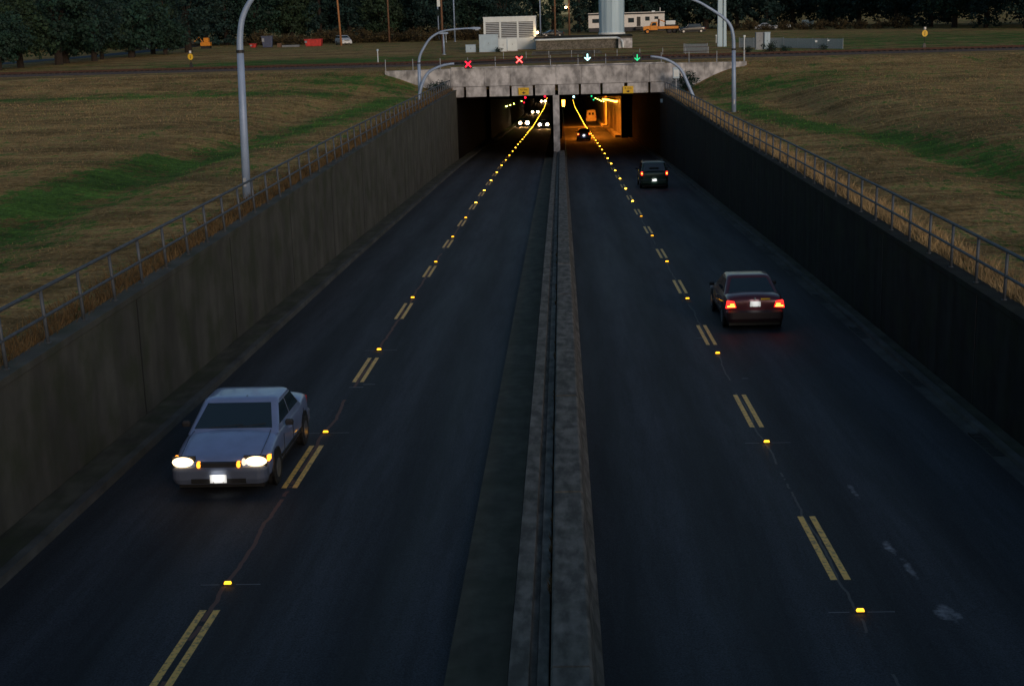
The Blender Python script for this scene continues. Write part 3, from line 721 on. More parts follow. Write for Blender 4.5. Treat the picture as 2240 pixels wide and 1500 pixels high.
# ------------------------------------------------------------------ cars
def rrect(hw, hl0, hl1, rad, z, n=4):
    """rounded rectangle ring: x in [-hw,hw], y in [hl0,hl1]"""
    pts = []
    for cx, cy_, a0 in ((hw-rad, hl0+rad, -90), (hw-rad, hl1-rad, 0), (-hw+rad, hl1-rad, 90), (-hw+rad, hl0+rad, 180)):
        for k in range(n+1):
            a = R(a0+90*k/n); pts.append((cx+rad*math.cos(a), cy_+rad*math.sin(a), z))
    return pts
def wheel(parent, x, y, rad=.31, w=.19):
    s = 1 if x > 0 else -1
    o = MB().tube([(x-s*w, y, rad), (x-s*w*.9, y, rad), (x-s*.02, y, rad), (x, y, rad)], [rad*.9, rad, rad, rad*.93], 20).build('wheel', M['rubber'], parent, smooth=False)
    MB().tube([(x-s*.05, y, rad), (x+s*.006, y, rad)], rad*.60, 16).build('rim', M['rim'], o)
    return o
def car(spec, paint, name='car'):
    """front of the car points to local -Y; z=0 is the road"""
    L, W, H = spec['L'], spec['W'], spec['H']; hw = W/2; yf = -L/2; yb = L/2
    root = empty(name, (0, 0, 0))
    belt, hood, nose, deck, tail = spec['belt'], spec['hood'], spec['nose'], spec['deck'], spec['tail']
    yc, yr = yf+spec['cowl'], yf+spec['rear']      # base of windscreen, base of rear window
    # body as cross-sections along the length
    st = []
    def sec(y, w, ztop, zb, crown=.03):
        h = w
        pts = [(-h*.90, y, zb), (-h*.985, y, zb+.13), (-h, y, zb+(ztop-zb)*.55), (-h*.975, y, ztop-.10), (-h*.90, y, ztop-.025), (-h*.5, y, ztop+crown*.7), (0, y, ztop+crown),
               (h*.5, y, ztop+crown*.7), (h*.90, y, ztop-.025), (h*.975, y, ztop-.10), (h, y, zb+(ztop-zb)*.55), (h*.985, y, zb+.13), (h*.90, y, zb)]
        return pts
    zb = .20
    st.append(sec(yf, hw*.80, nose-.12, zb+.12, .0)); st.append(sec(yf+.06, hw*.90, nose-.04, zb+.03, .01)); st.append(sec(yf+.22, hw*.965, nose+.01, zb))
    st.append(sec(yf+.55, hw, nose+(hood-nose)*.45, zb)); st.append(sec((yf+.55+yc)/2, hw, nose+(hood-nose)*.8, zb)); st.append(sec(yc+.03, hw, hood, zb))
    st.append(sec(yc+.35, hw, (belt+hood)/2, zb, .0)); st.append(sec((yc+yr)/2, hw, belt, zb, .0)); st.append(sec(yr-.2, hw, belt+.01, zb, .0)); st.append(sec(yr+.02, hw, deck+.01, zb))
    st.append(sec((yr+yb)/2, hw*.99, deck, zb)); st.append(sec(yb-.22, hw*.96, deck-.02, zb)); st.append(sec(yb-.06, hw*.91, tail, zb+.03, .01)); st.append(sec(yb, hw*.83, tail-.10, zb+.14, 0))
    body = MB().loft(st).build('body', paint, root, smooth=True); sub = body.modifiers.new('round', 'SUBSURF'); sub.levels = sub.render_levels = 2
    MB().box(-hw*.86, hw*.86, yf+.12, yb-.12, .14, zb+.05).build('underbody', M['black'], root)
    # cabin shell
    ywt, yrt = yf+spec['roof0'], yf+spec['roof1']; hb = hw*.93; ht = spec.get('roofw', .76)*hw; zb0 = min(belt, deck, hood)-.06
    rings = []
    zs = [zb0, H-.10, H-.045, H-.012, H]
    def lerp(a, b, t): return a+(b-a)*t
    for i, z in enumerate(zs):
        t = min(1, (z-belt)/(H-.045-belt)); y0 = lerp(yc, ywt, t); y1 = lerp(yr, yrt, t); w = lerp(hb, ht, t); sh = [0, 0, 0, .05, .20][i]
        rings.append(rrect(w-sh, y0+sh*1.2, y1-sh*1.2, .17 if i < 4 else .14, z, 6))
    cab = MB().loft(rings).build('cabin', paint, root); autosmooth(cab, 30)
    # glass panels laid 6 mm proud of the shell
    def at(t): return lerp(yc, ywt, t), lerp(yr, yrt, t), lerp(hb, ht, t), lerp(belt, H-.045, t)
    def panel(name, q, n):
        n = Vector(n).normalized(); vs = [Vector(p)+n*.008 for p in q]+[Vector(p)-n*.004 for p in q]
        return MB().add(vs, [(0, 1, 2, 3), (7, 6, 5, 4), (0, 4, 5, 1), (1, 5, 6, 2), (2, 6, 7, 3), (3, 7, 4, 0)]).build(name, M['glass'], root)
    a, b = at(.06), at(.93); wi = .125
    nf = Vector((0, -(b[3]-a[3]), (b[0]-a[0]))).normalized()
    panel('windscreen', [(-a[2]+wi*.8, a[0], a[3]), (a[2]-wi*.8, a[0], a[3]), (b[2]-wi, b[0], b[3]), (-b[2]+wi, b[0], b[3])], nf)
    nb = Vector((0, (b[3]-a[3]), -(b[1]-a[1]))).normalized()
    panel('rear_window', [(a[2]-wi*.8, a[1], a[3]), (-a[2]+wi*.8, a[1], a[3]), (-b[2]+wi, b[1], b[3]), (b[2]-wi, b[1], b[3])], nb)
    a, b = at(.10), at(.86)
    for s in (-1, 1):
        ns = Vector((s*(b[3]-a[3]), 0, (a[2]-b[2])))
        mid = (a[0]+a[1])/2+spec.get('pillar', 0)
        for q0, q1, r0, r1 in ((a[0]+.20, mid-.03, b[0]+.12, mid-.03), (mid+.03, a[1]-.22, mid+.03, b[1]-.14)):
            panel('side_window', [(s*a[2], q0, a[3]), (s*a[2], q1, a[3]), (s*b[2], r1, b[3]), (s*b[2], r0, b[3])], ns)
        mo = MB().loft([rrect(.075, -.04, .04, .03, 0), rrect(.085, -.05, .05, .03, .07), rrect(.06, -.03, .03, .02, .11)]).build('mirror', M['dark_steel'], root)
        mo.location = (s*(hw+.09), yc+.42, belt-.02)
        # door shut lines and handle
        mb = MB()
        for yy in (yc+.30, mid, yr-.05): mb.box(s*(hw-.006) if s > 0 else -hw-.002, s*(hw-.006)+.008 if s > 0 else -hw+.006, yy-.006, yy+.006, .32, belt-.16)
        mb.build('door_seam', M['black'], root)
        MB().cbox((s*(hw+.004), mid-.16, belt-.20), (.02, .16, .025)).build('door_handle', paint, root)
        for yy in (yf+.80, yb-.85):
            MB().disc((s*(hw-.012), yy, .34), .37, 'x', .035, 24).build('wheel_arch', M['black'], root)
            wheel(root, s*(hw+.012), yy)
        MB().box(s*(hw)-.012 if s < 0 else hw-.012, s*hw+.012 if s < 0 else hw+.012, yf+1.22, yb-1.27, .40, .46).build('side_moulding', M['black'] if spec.get('dark_trim', 1) else paint, root)
    for s in (-1, 1): MB().tube([(s*hw*.80, yf+.10, nose+.0), (s*hw*.82, (yf+.55+yc)/2, nose+(hood-nose)*.8+.006), (s*hw*.80, yc-.02, hood+.008)], .006, 4).build('bonnet_seam', M['black'], root)
    MB().box(-.10, .10, ywt+.02-.03, ywt+.05, H-.16, H-.10).build('interior_mirror', M['black'], root)
    # bumpers
    bm_ = spec.get('bumper', paint)
    MB().loft([rrect(hw*.93, yf-.05, yf+.34, .17, .24), rrect(hw*.965, yf-.09, yf+.34, .17, .34), rrect(hw*.965, yf-.09, yf+.34, .17, .50), rrect(hw*.92, yf-.04, yf+.34, .15, .56)]).build('front_bumper', bm_, root, bevel=.02)
    MB().loft([rrect(hw*.93, yb-.34, yb+.05, .17, .26), rrect(hw*.965, yb-.34, yb+.09, .17, .36), rrect(hw*.965, yb-.34, yb+.09, .17, .54), rrect(hw*.92, yb-.34, yb+.04, .15, .60)]).build('rear_bumper', bm_, root, smooth=False)
    MB().box(-hw*.55, hw*.55, yf-.096, yf-.02, .27, .36).build('air_intake', M['black'], root)
    MB().box(-.42, .42, yf-.035, yf+.1, nose-.17, nose-.055).build('grille', M['dark_steel'], root)
    return root, dict(yf=yf, yb=yb, hw=hw)
def plate(parent, y, z, sgn, name='number_plate'):
    p = MB().box(-.155, .155, y-.008, y+.008, z-.077, z+.077).build(name, M['plate'], parent, bevel=.003)
    MB().box(-.10, -.08, y+sgn*.0085-.002, y+sgn*.0085+.002, z-.07, z-.06).box(.08, .10, y+sgn*.0085-.002, y+sgn*.0085+.002, z-.07, z-.06).build('bolt', M['black'], p)
    return p
def plate_fill_light(parent, y, z, sgn, e=1.2):  # added fill for bright plates; only rear plates would have lamps
    l = bpy.data.lights.new('plate_fill', 'AREA'); l.energy = e; l.size = .25; l.color = (1, .98, .92); o = bpy.data.objects.new('plate_fill', l); COL.objects.link(o); o.parent = parent
    o.location = (0, y+sgn*.16, z+.12); d = Vector((0, -sgn*.15, -.12)); o.rotation_euler = d.to_track_quat('-Z', 'Y').to_euler(); l.spread = R(80)
def spot(parent, loc, e, aim=(0, -1, -.09), angle=50, col=(1, .86, .62)):
    l = bpy.data.lights.new('headlight_beam', 'SPOT'); l.energy = e; l.spot_size = R(angle); l.spot_blend = .9; l.shadow_soft_size = .08; l.color = col
    o = bpy.data.objects.new('headlight_beam', l); COL.objects.link(o); o.parent = parent; o.location = loc; o.rotation_euler = Vector(aim).to_track_quat('-Z', 'Y').to_euler()
def ellipsoid(c, r, n=12, m=8):
    mb = MB(); rings = []
    for i in range(m+1):
        a = -math.pi/2+math.pi*i/m; rr = max(.02, math.cos(a)); rings.append([(c[0]+r[0]*rr*math.cos(2*math.pi*k/n), c[1]+r[1]*rr*math.sin(2*math.pi*k/n), c[2]+r[2]*math.sin(a)) for k in range(n)])
    return mb.loft(rings)
def grade(y): return math.atan2(rz(y+2)-rz(y-2), 4)
def place(root, x, y, away, dz=0):
    root.location = (x, y, rz(y)+.004+dz); g = grade(y)
    root.rotation_euler = (g, 0, 0) if not away else (-g, 0, math.pi)

SED = dict(L=4.50, W=1.72, H=1.40, belt=.94, hood=.94, nose=.74, deck=1.00, tail=.92, cowl=1.22, rear=3.62, roof0=1.98, roof1=3.05)
# silver saloon coming towards the camera
SILV = dict(SED, bumper=M['bumper_shade'], W=1.84, H=1.38, nose=.70, hood=.93, roof0=1.95, roof1=3.10, roofw=.80)
r, q = car(SILV, M['silver']); yf, yb, hw = q['yf'], q['yb'], q['hw']
for s in (-1, 1):
    h = ellipsoid((s*.68, yf+.06, .64), (.20, .12, .095)).build('headlight', M['head_near'], r, smooth=True)
    MB().box(s*.66-.21, s*.66+.21, yf+.06, yf+.12, .54, .74).build('headlight_bezel', M['dark_steel'], r)
    ellipsoid((s*.37, yf+.0, .60), (.045, .07, .07)).build('indicator', M['amber'], r, smooth=True)
    MB().box(s*(hw*.94)-.03, s*(hw*.94)+.03, yf+.20, yf+.40, .60, .68).build('side_marker', M['amber'], r)
    spot(r, (s*.62, yf-.06, .64), .3)
ellipsoid((.46, yf+.02, .64), (.04, .06, .07)).build('parking_light', M['fog'], r, smooth=True)
for s in (-1, 1): MB().box(s*.62-.2, s*.62+.2, yb-.02, yb+.03, .68, .84).build('tail_light', M['red'], r)
plate(r, yf-.105, .36, -1); plate_fill_light(r, yf-.105, .36, -1, .3); plate(r, yb+.1, .62, 1)  # front plate has no lamp, its fill is added
MB().tube([(-.45, yf+1.20, .99), (.18, yf+1.32, 1.02)], .008, 6).tube([(.10, yf+1.20, .99), (.62, yf+1.33, 1.03)], .008, 6).build('wiper', M['black'], r)
MB().tube([(0.1, -.1, 1.39), (.1, -.1, 1.395)], .02, 8).build('roof_aerial', M['black'], r)
place(r, -6.40, 24.15+2.25, False); tag(r, 'silver saloon with blazing headlights approaching in the near left lane', 'car')
SILVER = r
# maroon saloon driving away
RED = dict(bumper=M['darkplastic'], L=4.45, W=1.70, H=1.40, belt=.93, hood=.90, nose=.72, deck=1.02, tail=.96, cowl=1.20, rear=3.70, roof0=1.95, roof1=2.98, roofw=.74)
r, q = car(RED, M['maroon']); yf, yb, hw = q['yf'], q['yb'], q['hw']
for s in (-1, 1):
    t = MB().prism([(s*.84, .66), (s*.80, .88), (s*.60, .86), (s*.54, .68)], 'y', yb-.10, yb+.020).build('tail_light', M['tail'], r, bevel=.01)
    MB().box(s*.69-.11, s*.69+.11, yb+.021, yb+.028, .70, .735).box(s*.66-.06, s*.66+.06, yb+.021, yb+.028, .765, .79).build('bulb_strip', M['tailhot'], t)
    MB().box(s*.62-.19, s*.62+.19, yf-.02, yf+.05, .58, .72).build('headlight', M['galv'], r)
plate(r, yb+.035, .78, 1); plate_fill_light(r, yb+.035, .78, 1, .14)
MB().box(-.42, -.16, yb+.02, yb+.028, .90, .945).build('bumper_sticker', M['yellow'], r)
MB().disc((0, yb-.02, .93), .035, 'y', .05).build('badge', M['chrome'], r)
for s in (-1, 1): spot(r, (s*.6, yf-.08, .62), 4)
place(r, 5.47, 39.5+2.2, True); tag(r, 'maroon saloon with glowing tail lights driving away on the right, nearest of the departing cars', 'car')
# dark green hatchback / utility
SUV = dict(L=4.35, W=1.80, H=1.68, belt=1.10, hood=1.04, nose=.88, deck=1.10, tail=1.08, cowl=1.20, rear=4.20, roof0=1.85, roof1=3.98, roofw=.80, dark_trim=1)
r, q = car(SUV, M['darkgreen'], 'utility_vehicle'); yf, yb, hw = q['yf'], q['yb'], q['hw']
for s in (-1, 1):
    t = MB().box(s*.80-.06, s*.80+.06, yb-.05, yb+.02, .86, 1.10).build('tail_light', M['tail'], r)
    MB().disc((s*.80, yb+.024, .98), .04, 'y', .008, 12, .055).build('bulb', M['tailhot'], t)
    MB().box(s*.62-.17, s*.62+.17, yf-.02, yf+.05, .68, .84).build('headlight', M['galv'], r)
plate(r, yb+.10, .55, 1); plate_fill_light(r, yb+.10, .55, 1, .4)
MB().box(-.30, .30, yb-.17, yb-.11, 1.30, 1.36).build('high_brake_light', M['black'], r)
for s in (-1, 1): MB().tube([(s*.62, -.7, 1.72), (s*.62, 1.3, 1.72)], .02, 6).build('roof_rail', M['black'], r)
place(r, 5.92, 90.2+2.2, True); tag(r, 'dark green utility vehicle with red tail lights driving towards the right tunnel opening', 'car')
# blue-grey saloon entering
r, q = car(SED, M['bluecar']); yf, yb, hw = q['yf'], q['yb'], q['hw']
for s in (-1, 1):
    t = MB().box(s*.70-.12, s*.70+.12, yb-.05, yb+.02, .70, .86).build('tail_light', M['tail'], r)
    MB().disc((s*.70, yb+.024, .78), .06, 'y', .008).build('bulb', M['tailhot'], t)
plate(r, yb+.105, .60, 1); plate_fill_light(r, yb+.105, .60, 1, .6)
for s in (-1, 1): spot(r, (s*.6, yf-.08, .62), 60, col=(1, .8, .5))
place(r, 2.72, 172.6+2.2, True); tag(r, 'blue-grey saloon about to enter the right tube beside the studs', 'car')
# white van
VAN = dict(L=5.2, W=1.98, H=2.35, belt=1.25, hood=1.15, nose=.95, deck=1.25, tail=1.2, cowl=.95, rear=5.15, roof0=1.6, roof1=5.02, roofw=.80)
r, q = car(VAN, M['vanwhite'], 'van'); yf, yb, hw = q['yf'], q['yb'], q['hw']
for ch in list(r.children):
    if ch.name.split('.')[0] == 'rear_window': bpy.data.objects.remove(ch)
for s in (-1, 1):
    MB().prism([(s*.10, 1.42), (s*.52, 1.42), (s*.50, 1.86), (s*.10, 1.86)], 'y', yb-.10, yb+.012).build('rear_window', M['glass'], r)
    MB().box(s*.88-.07, s*.88+.07, yb-.05, yb+.02, .85, 1.15).build('tail_light', M['red'], r)
plate(r, yb+.1, .5, 1)
place(r, 5.66, 266.8+2.6, True); tag(r, 'white van lit orange by the lamps inside the right tube', 'van')
# oncoming cars in the left tube, mostly seen by their headlights
def oncoming(x, y, paint_, label, beam, lampr=.20, sep=.62, H=None, nm='car'):
    sp = dict(SED); 
    if H: sp['H'] = H
    r, q = car(sp, paint_, nm); yf = q['yf']
    for s in (-1, 1):
        rr = lampr*(1.25 if (s > 0 and beam > 300) else 1.0)
        ellipsoid((s*sep, yf-.03, .67), (rr, .12, rr*.95)).build('headlight', M['head_far'], r, smooth=True)
        spot(r, (s*sep, yf-.25, .62), beam*.7, (0, -1, -.12), 26, (1, .42, .09))
    plate(r, yf-.105, .40, -1)
    place(r, x, y+2.25, False); tag(r, label, 'car', 'oncoming cars in the left tube')
oncoming(-6.75, 252, M['darkcar'], 'oncoming car with the brightest headlights in the outer lane of the left tube', 420, .27)
oncoming(-3.0, 235, M['bluecar'], 'oncoming car with headlights close to the dividing wall in the left tube', 300, .26)
oncoming(-6.3, 341, M['darkcar'], 'third oncoming car, a closer pair of headlights further down the left tube', 200, .28)
oncoming(-5.95, 471, M['carwhite'], 'furthest oncoming car whose headlights show just under the bridge', 200, .32)

# ------------------------------------------------------------------ plant above the tunnel
G0 = -5.0
def louvre_house():
    x0, x1, y, zb, zt = -10.4, -3.25, 195.0, -4.95, -.62
    r = empty('ventilation_house', ((x0+x1)/2, y, zb)); cx = (x0+x1)/2
    h = zt-zb; a, b = x0-cx, x1-cx
    MB().box(a, b, .12, 5.0, 0, h-.003).build('wall', M['white'], r)
    MB().box(a-.05, b+.05, -.02, 5.1, h, h+.1).build('roof', M['white'], r)
    MB().box(a, b, 0, .117, 0, 1.55).box(a, b, 0, .117, h-.62, h-.003).build('front_panel', M['white'], r)
    cols = [a, a+.30, a+2.15, a+2.40, a+4.55, a+4.80, b-.35, b]
    for i in range(0, 8, 2): MB().box(cols[i], cols[i+1], .001, .116, 1.553, h-.623).build('mullion', M['white'], r)
    for c0, c1 in ((cols[1], cols[2]), (cols[3], cols[4]), (cols[5], cols[6])): MB().box(c0, c1, .108, .118, 1.553, h-.623).build('louvre_backing', M['black'], r)
    for k, (c0, c1) in enumerate(((cols[1], cols[2]), (cols[3], cols[4]), (cols[5], cols[6]))):
        mb = MB(); z = 1.58
        while z < h-.70:
            mb.add([(c0+.01, .02, z), (c1-.01, .02, z), (c1-.01, .10, z+.10), (c0+.01, .10, z+.10), (c0+.01, .02, z+.03), (c1-.01, .02, z+.03), (c1-.01, .10, z+.13), (c0+.01, .10, z+.13)],
                   [(0, 3, 2, 1), (4, 5, 6, 7), (0, 1, 5, 4), (1, 2, 6, 5), (2, 3, 7, 6), (3, 0, 4, 7)]); z += .24
        mb.build('louvre_panel', M['louvre'], r)
    MB().box(a+2.5, a+3.6, -.03, -.002, .05, 1.5).build('door', M['cabinet'], r)
    return r
tag(louvre_house(), 'white ventilation house with three louvred panels above the bridge', 'building')
r = empty('wall_lamp', (-3.05, 194.6, -2.75)); MB().tube([(0, 0, 0), (0, .5, .05)], .03, 6).build('bracket', M['dark_steel'], r)
ellipsoid((0, -.1, 0), (.16, .16, .17)).build('bulb', M['warm'], r)
l = bpy.data.lights.new('bulb_light', 'POINT'); l.energy = 25; l.color = (1, .6, .3); l.shadow_soft_size = .1; lo = bpy.data.objects.new('bulb_light', l); COL.objects.link(lo); lo.parent = r; lo.location = (.4, -.4, 0)
tag(r, 'glowing warm lamp on the right corner of the ventilation house', 'lamp')
def cabinet(x0, x1, y, d, zb, zt, label, mat='cabinet'):
    r = empty('equipment_cabinet', ((x0+x1)/2, y, zb)); w = (x1-x0)/2; h = zt-zb
    MB().box(-w, w, 0, d, .08, h).build('body', M[mat], r, bevel=.02)
    MB().box(-w-.03, w+.03, -.03, d+.03, h, h+.05).build('lid', M[mat], r)
    MB().box(-w+.05, -.012, -.02, -.002, .15, h-.08).build('door', M[mat], r); MB().box(.012, w-.05, -.02, -.002, .15, h-.08).build('door', M[mat], r)
    MB().box(-.02, .02, -.05, -.022, h*.5, h*.5+.14).build('handle', M['dark_steel'], r)
    MB().box(-w-.05, w+.05, -.05, d+.05, -.1, .08).build('plinth', M['fascia'], r)
    tag(r, label, 'cabinet', 'equipment cabinets above the tunnel')
cabinet(-10.55, -8.1, 186, 1.2, -5.0, -2.75, 'large pale blue cabinet in front of the left end of the ventilation house')
cabinet(-12.4, -11.1, 187, .8, -5.0, -4.0, 'small grey-blue cabinet left of the large one')
cabinet(-7.9, -7.0, 186.5, .8, -5.0, -3.35, 'narrow white cabinet right of the large pale blue one', 'white')
cabinet(-6.9, -5.6, 187.2, .8, -4.95, -3.3, 'white cabinet with two doors before the ventilation house wall', 'white')
def headwall():
    r = empty('shaft_headwall', (3.1, 189, -5.0))
    MB().box(-6.3, 6.4, 0, 7.5, 0, 1.50).build('wall', M['barrier'], r, bevel=.02)
    MB().box(-6.45, 6.5, -.12, 7.6, 1.503, 1.72).build('coping', M['wall_dark'], r, bevel=.02)
    MB().box(4.6, 6.4, -1.0, -.003, 0, 1.3).build('buttress', M['fascia'], r, bevel=.02)
    p = catmull([(-6.4, -.25, 1.35), (-2, -.25, 1.38), (3.6, -.25, 1.40), (4.6, -.4, 1.32), (5.1, -1.15, .9), (5.2, -1.2, .1)])
    MB().tube(p, .15, 8).build('pipe', M['white'], r, smooth=True)
    return r
tag(headwall(), 'low concrete shaft headwall with a curved pipe along its face', 'wall')
o = MB().box(-3.0, 4.6, 168, 174, -5.3, -4.86).build('shaft_shade', M['shade_black']); tag(o, 'black slab for the shade in the open light shaft between track and headwall', 'shaft shade')  # solid black box painted as the shade of the shaft opening
r = empty('shaft_kerb', (.8, 167.8, -5.0)); MB().box(-4.2, 4.1, -.3, 0, 0, .28).build('front_kerb', M['kerb'], r); MB().box(-4.2, 4.1, 6.3, 6.6, 0, .30).build('rear_kerb', M['kerb'], r)
tag(r, 'low concrete kerb around the dark shaft opening', 'kerb')
def tower():
    r = empty('steel_tower', (7.17, 197.5, -3.28)); n = 48; rad = 1.68
    def ring(z, k): return [((rad*k+(.05 if i % 4 < 2 else 0))*math.cos(2*math.pi*i/n), (rad*k+(.05 if i % 4 < 2 else 0))*math.sin(2*math.pi*i/n), z) for i in range(n)]
    MB().loft([ring(.25, 1.0), ring(5, 1.02), ring(12, 1.04), ring(30, 1.06)]).build('shaft', M['tower'], r)
    MB().tube([(0, 0, 0), (0, 0, .25)], 1.85, 32).build('base_ring', M['white'], r)
    MB().tube([(0, 0, 30), (0, 0, 30.4)], 2.0, 32).build('cap', M['tower'], r)
    return r
tag(tower(), 'massive ribbed pale blue steel tower shaft rising from the headwall', 'tower')
def twin():
    r = empty('twin_leg_pylon', (20.6, 182, -4.95))
    MB().loft([[(-.62, -.25, 0), (.02, -.25, 0), (.02, .25, 0), (-.62, .25, 0)], [(-.55, -.2, 12), (-.05, -.2, 12), (-.05, .2, 12), (-.55, .2, 12)]]).build('leg', M['tower'], r, bevel=.03)
    MB().loft([[(.14, -.2, -.05), (.54, -.2, -.05), (.54, .2, -.05), (.14, .2, -.05)], [(.12, -.15, 12), (.34, -.15, 12), (.34, .15, 12), (.12, .15, 12)]]).build('leg', M['tower'], r, bevel=.03)
    for z in np.arange(1.0, 12, 2.2): MB().box(-.04, .17, -.1, .1, z, z+.08).build('tie_bar', M['rust'], r)
    return r
tag(twin(), 'pale twin-legged steel pylon right of the office trailer', 'pylon')
# fenced panels
def mesh_fence(x0, x1, y0, y1, h, label):
    r = empty('mesh_fence', (x0, y0, -5.0)); L = math.hypot(x1-x0, y1-y0); a = math.atan2(y1-y0, x1-x0); r.rotation_euler = (0, 0, a)
    mb = MB(); x = 0
    while x < L: mb.box(x, x+.055, -.006, .006, .05, h); x += .085
    z = .1
    while z < h: mb.box(0, L, -.008, -.0065, z, z+.025); z += .12
    mb.build('mesh_panel', M['galv'], r)
    k = 0
    while k <= L+.01: MB().tube([(k, 0, -.1), (k, 0, h+.06)], .035, 6).build('post', M['galv'], r); k += L/max(1, round(L/2.6))
    tag(r, label, 'fence', 'grey mesh fence panels beyond the track')
mesh_fence(13.9, 16.3, 160.5, 158.5, 1.05, 'short blue-grey mesh fence panel left of the twin-legged pylon')
mesh_fence(26.5, 31.5, 170, 160, 1.15, 'angled blue-grey mesh fence with two white notices, right of the cabinets')
mesh_fence(22.0, 26.5, 176, 170.2, 1.2, 'mesh fence running back behind the tall equipment cabinet')
for x, y, z, w, h, lb in ((29.3, 164.2, -4.15, .30, .22, 'lower white notice fixed to the mesh fence'), (30.3, 162.2, -4.05, .22, .16, 'upper white notice fixed to the mesh fence')):
    o = MB().box(-w/2, w/2, -.03, .01, -h/2, h/2).build('notice', M['white']); o.location = (x, y, z); tag(o, lb, 'sign', 'white notices on the mesh fence')
cabinet(22.6, 23.5, 165.5, .7, -5.0, -3.05, 'tall dark steel cabinet standing by the mesh fence', 'grey')
cabinet(23.55, 24.2, 165.2, .7, -5.0, -3.05, 'tall pale cabinet beside the dark one by the mesh fence', 'cabinet')
def marker(x, y, h, label, mat='white', zb=G0):
    r = empty('marker_post', (x, y, zb)); MB().tube([(0, 0, -.1), (0, 0, h)], .05, 8).build('post', M['white'], r); MB().tube([(0, 0, h), (0, 0, h+.2)], .11, 10).build('cap', M[mat], r)
    tag(r, label, 'marker post', 'white-capped marker posts')
marker(16.9, 131.5, 2.15, 'white-capped post at the right end of the bridge railing', zb=-4.95)
marker(-18.9, 147, 1.5, 'grey-capped post just left of the bridge railing', 'cabinet')
marker(-20.6, 258, 1.6, 'white-capped post between the two light masts')
marker(-19.6, 240, .5, 'short white-capped post in the grass left of the cabinets')
marker(21.8, 200, 1.0, 'thin pale post in front of the dark estate car')
# office trailer
def office():
    r = empty('site_office', (14.5, 312, -4.35)); a, b, h = -8.2, 8.3, 2.75
    MB().box(a, b, 0, 3.2, .55, h+.5).build('wall', M['offwhite'], r)
    MB().box(a-.05, b+.05, -.12, 3.3, h+.503, h+.80).build('roof', M['roofdark'], r); MB().box(a-.07, b+.07, -.16, 3.34, h+.803, h+.93).build('roof_trim', M['offwhite'], r)
    for x0, x1, z0, z1 in ((.5, 1.6, 1.6, 2.4), (-7.3, -6.0, 1.7, 2.4), (4.2, 5.0, 1.9, 2.6), (6.2, 6.9, 2.2, 2.6)):
        f = MB().box(x0-.08, x1+.08, -.05, -.002, z0-.08, z1+.08).build('window', M['roofdark'], r); MB().box(x0, x1, -.065, -.053, z0, z1).build('pane', M['glass'], f)
    MB().box(2.3, 3.1, -.05, -.002, .7, 2.7).build('door', M['black'], r)
    MB().box(2.0, 3.4, -1.2, -.1, .0, .62).build('steps', M['dark_steel'], r); MB().box(a+.1, b-.1, .1, 3.1, -.3, .547).build('skirting', M['roofdark'], r)
    MB().tube([(7.4, 1, h+.9), (7.4, 1, h+1.8)], .08, 8).build('flue', M['offwhite'], r)
    MB().box(5.6, 6.3, .8, 1.4, h+.93, h+1.15).build('roof_vent', M['white'], r)
    return r
tag(office(), 'long off-white site office cabin with dark roof edge behind the steel tower', 'building')
# orange works truck
def truck():
    r = empty('works_truck', (20.5, 291, -5.0))
    MB().box(-3.3, 3.4, -.45, .45, .55, .75).build('chassis', M['black'], r)
    MB().loft([rrect(.1, -.1, .1, .02, 0)]*2) if False else None
    MB().prism([(-3.55, .75), (-3.6, 1.25), (-3.45, 1.5), (-2.2, 1.62), (-2.2, .75)], 'y', -.85, .85).build('bonnet', M['orange'], r, bevel=.05)
    c = MB().prism([(-2.195, .75), (-2.195, 1.65), (-1.85, 2.35), (-.75, 2.40), (-.70, .75)], 'y', -1.0, 1.0).build('cab', M['orange'], r, bevel=.04)
    MB().prism([(-1.98, 1.62), (-1.72, 2.20), (-1.0, 2.22), (-1.0, 1.62)], 'y', -1.012, -.995).build('side_window', M['glass'], c)
    MB().prism([(-2.12, 1.70), (-1.93, 2.18), (-1.94, 2.18), (-2.135, 1.70)], 'y', -.8, .8).build('windscreen', M['glass'], c)
    MB().box(-.60, 3.5, -1.05, 1.05, .95, 1.45).build('flat_bed', M['orange'], r, bevel=.03)
    MB().box(-.55, -.25, -.6, .6, 1.453, 2.9).build('crane_post', M['rust'], r)
    MB().tube([(-.4, 0, 2.8), (1.2, 0, 2.2), (3.0, 0, 2.3)], .10, 8).build('crane_boom', M['orange'], r)
    MB().box(1.0, 2.9, -.7, .7, 1.75, 2.55).build('machinery', M['white'], r, bevel=.03)
    MB().box(1.1, 2.8, -.6, .6, 1.455, 1.745).build('machinery_base', M['dark_steel'], r)
    for x in (-2.75, 1.7, 2.8):
        for s in (-1, 1):
            o = MB().disc((x, s*.86, .5), .5, 'y', .3, 20).build('wheel', M['rubber'], r); MB().disc((x, s*1.02, .5), .27, 'y', .03, 14).build('rim', M['orange'] if x < 0 else M['dark_steel'], o)
    MB().box(-3.72, -3.60, -1.0, 1.0, .5, .75).build('bumper', M['black'], r)
    return r
tag(truck(), 'orange flatbed works truck with crane parked before the office cabin', 'truck')
def parked(x, y, rotz, paint_, label, spec=SED, s=1.0, nm='parked_car'):
    r, q = car(spec, paint_, nm); yf = q['yf']; yb = q['yb']
    for sg in (-1, 1):
        MB().box(sg*.62-.17, sg*.62+.17, yf-.02, yf+.05, .60, .76).build('headlight', M['galv'], r); MB().box(sg*.68-.14, sg*.68+.14, yb-.05, yb+.02, .68, .86).build('tail_light', M['red'], r)
    plate(r, yf-.105, .42, -1)
    r.location = (x, y, -4.97); r.rotation_euler = (0, 0, rotz); r.scale = (s, s, s); tag(r, label, 'car'); return r
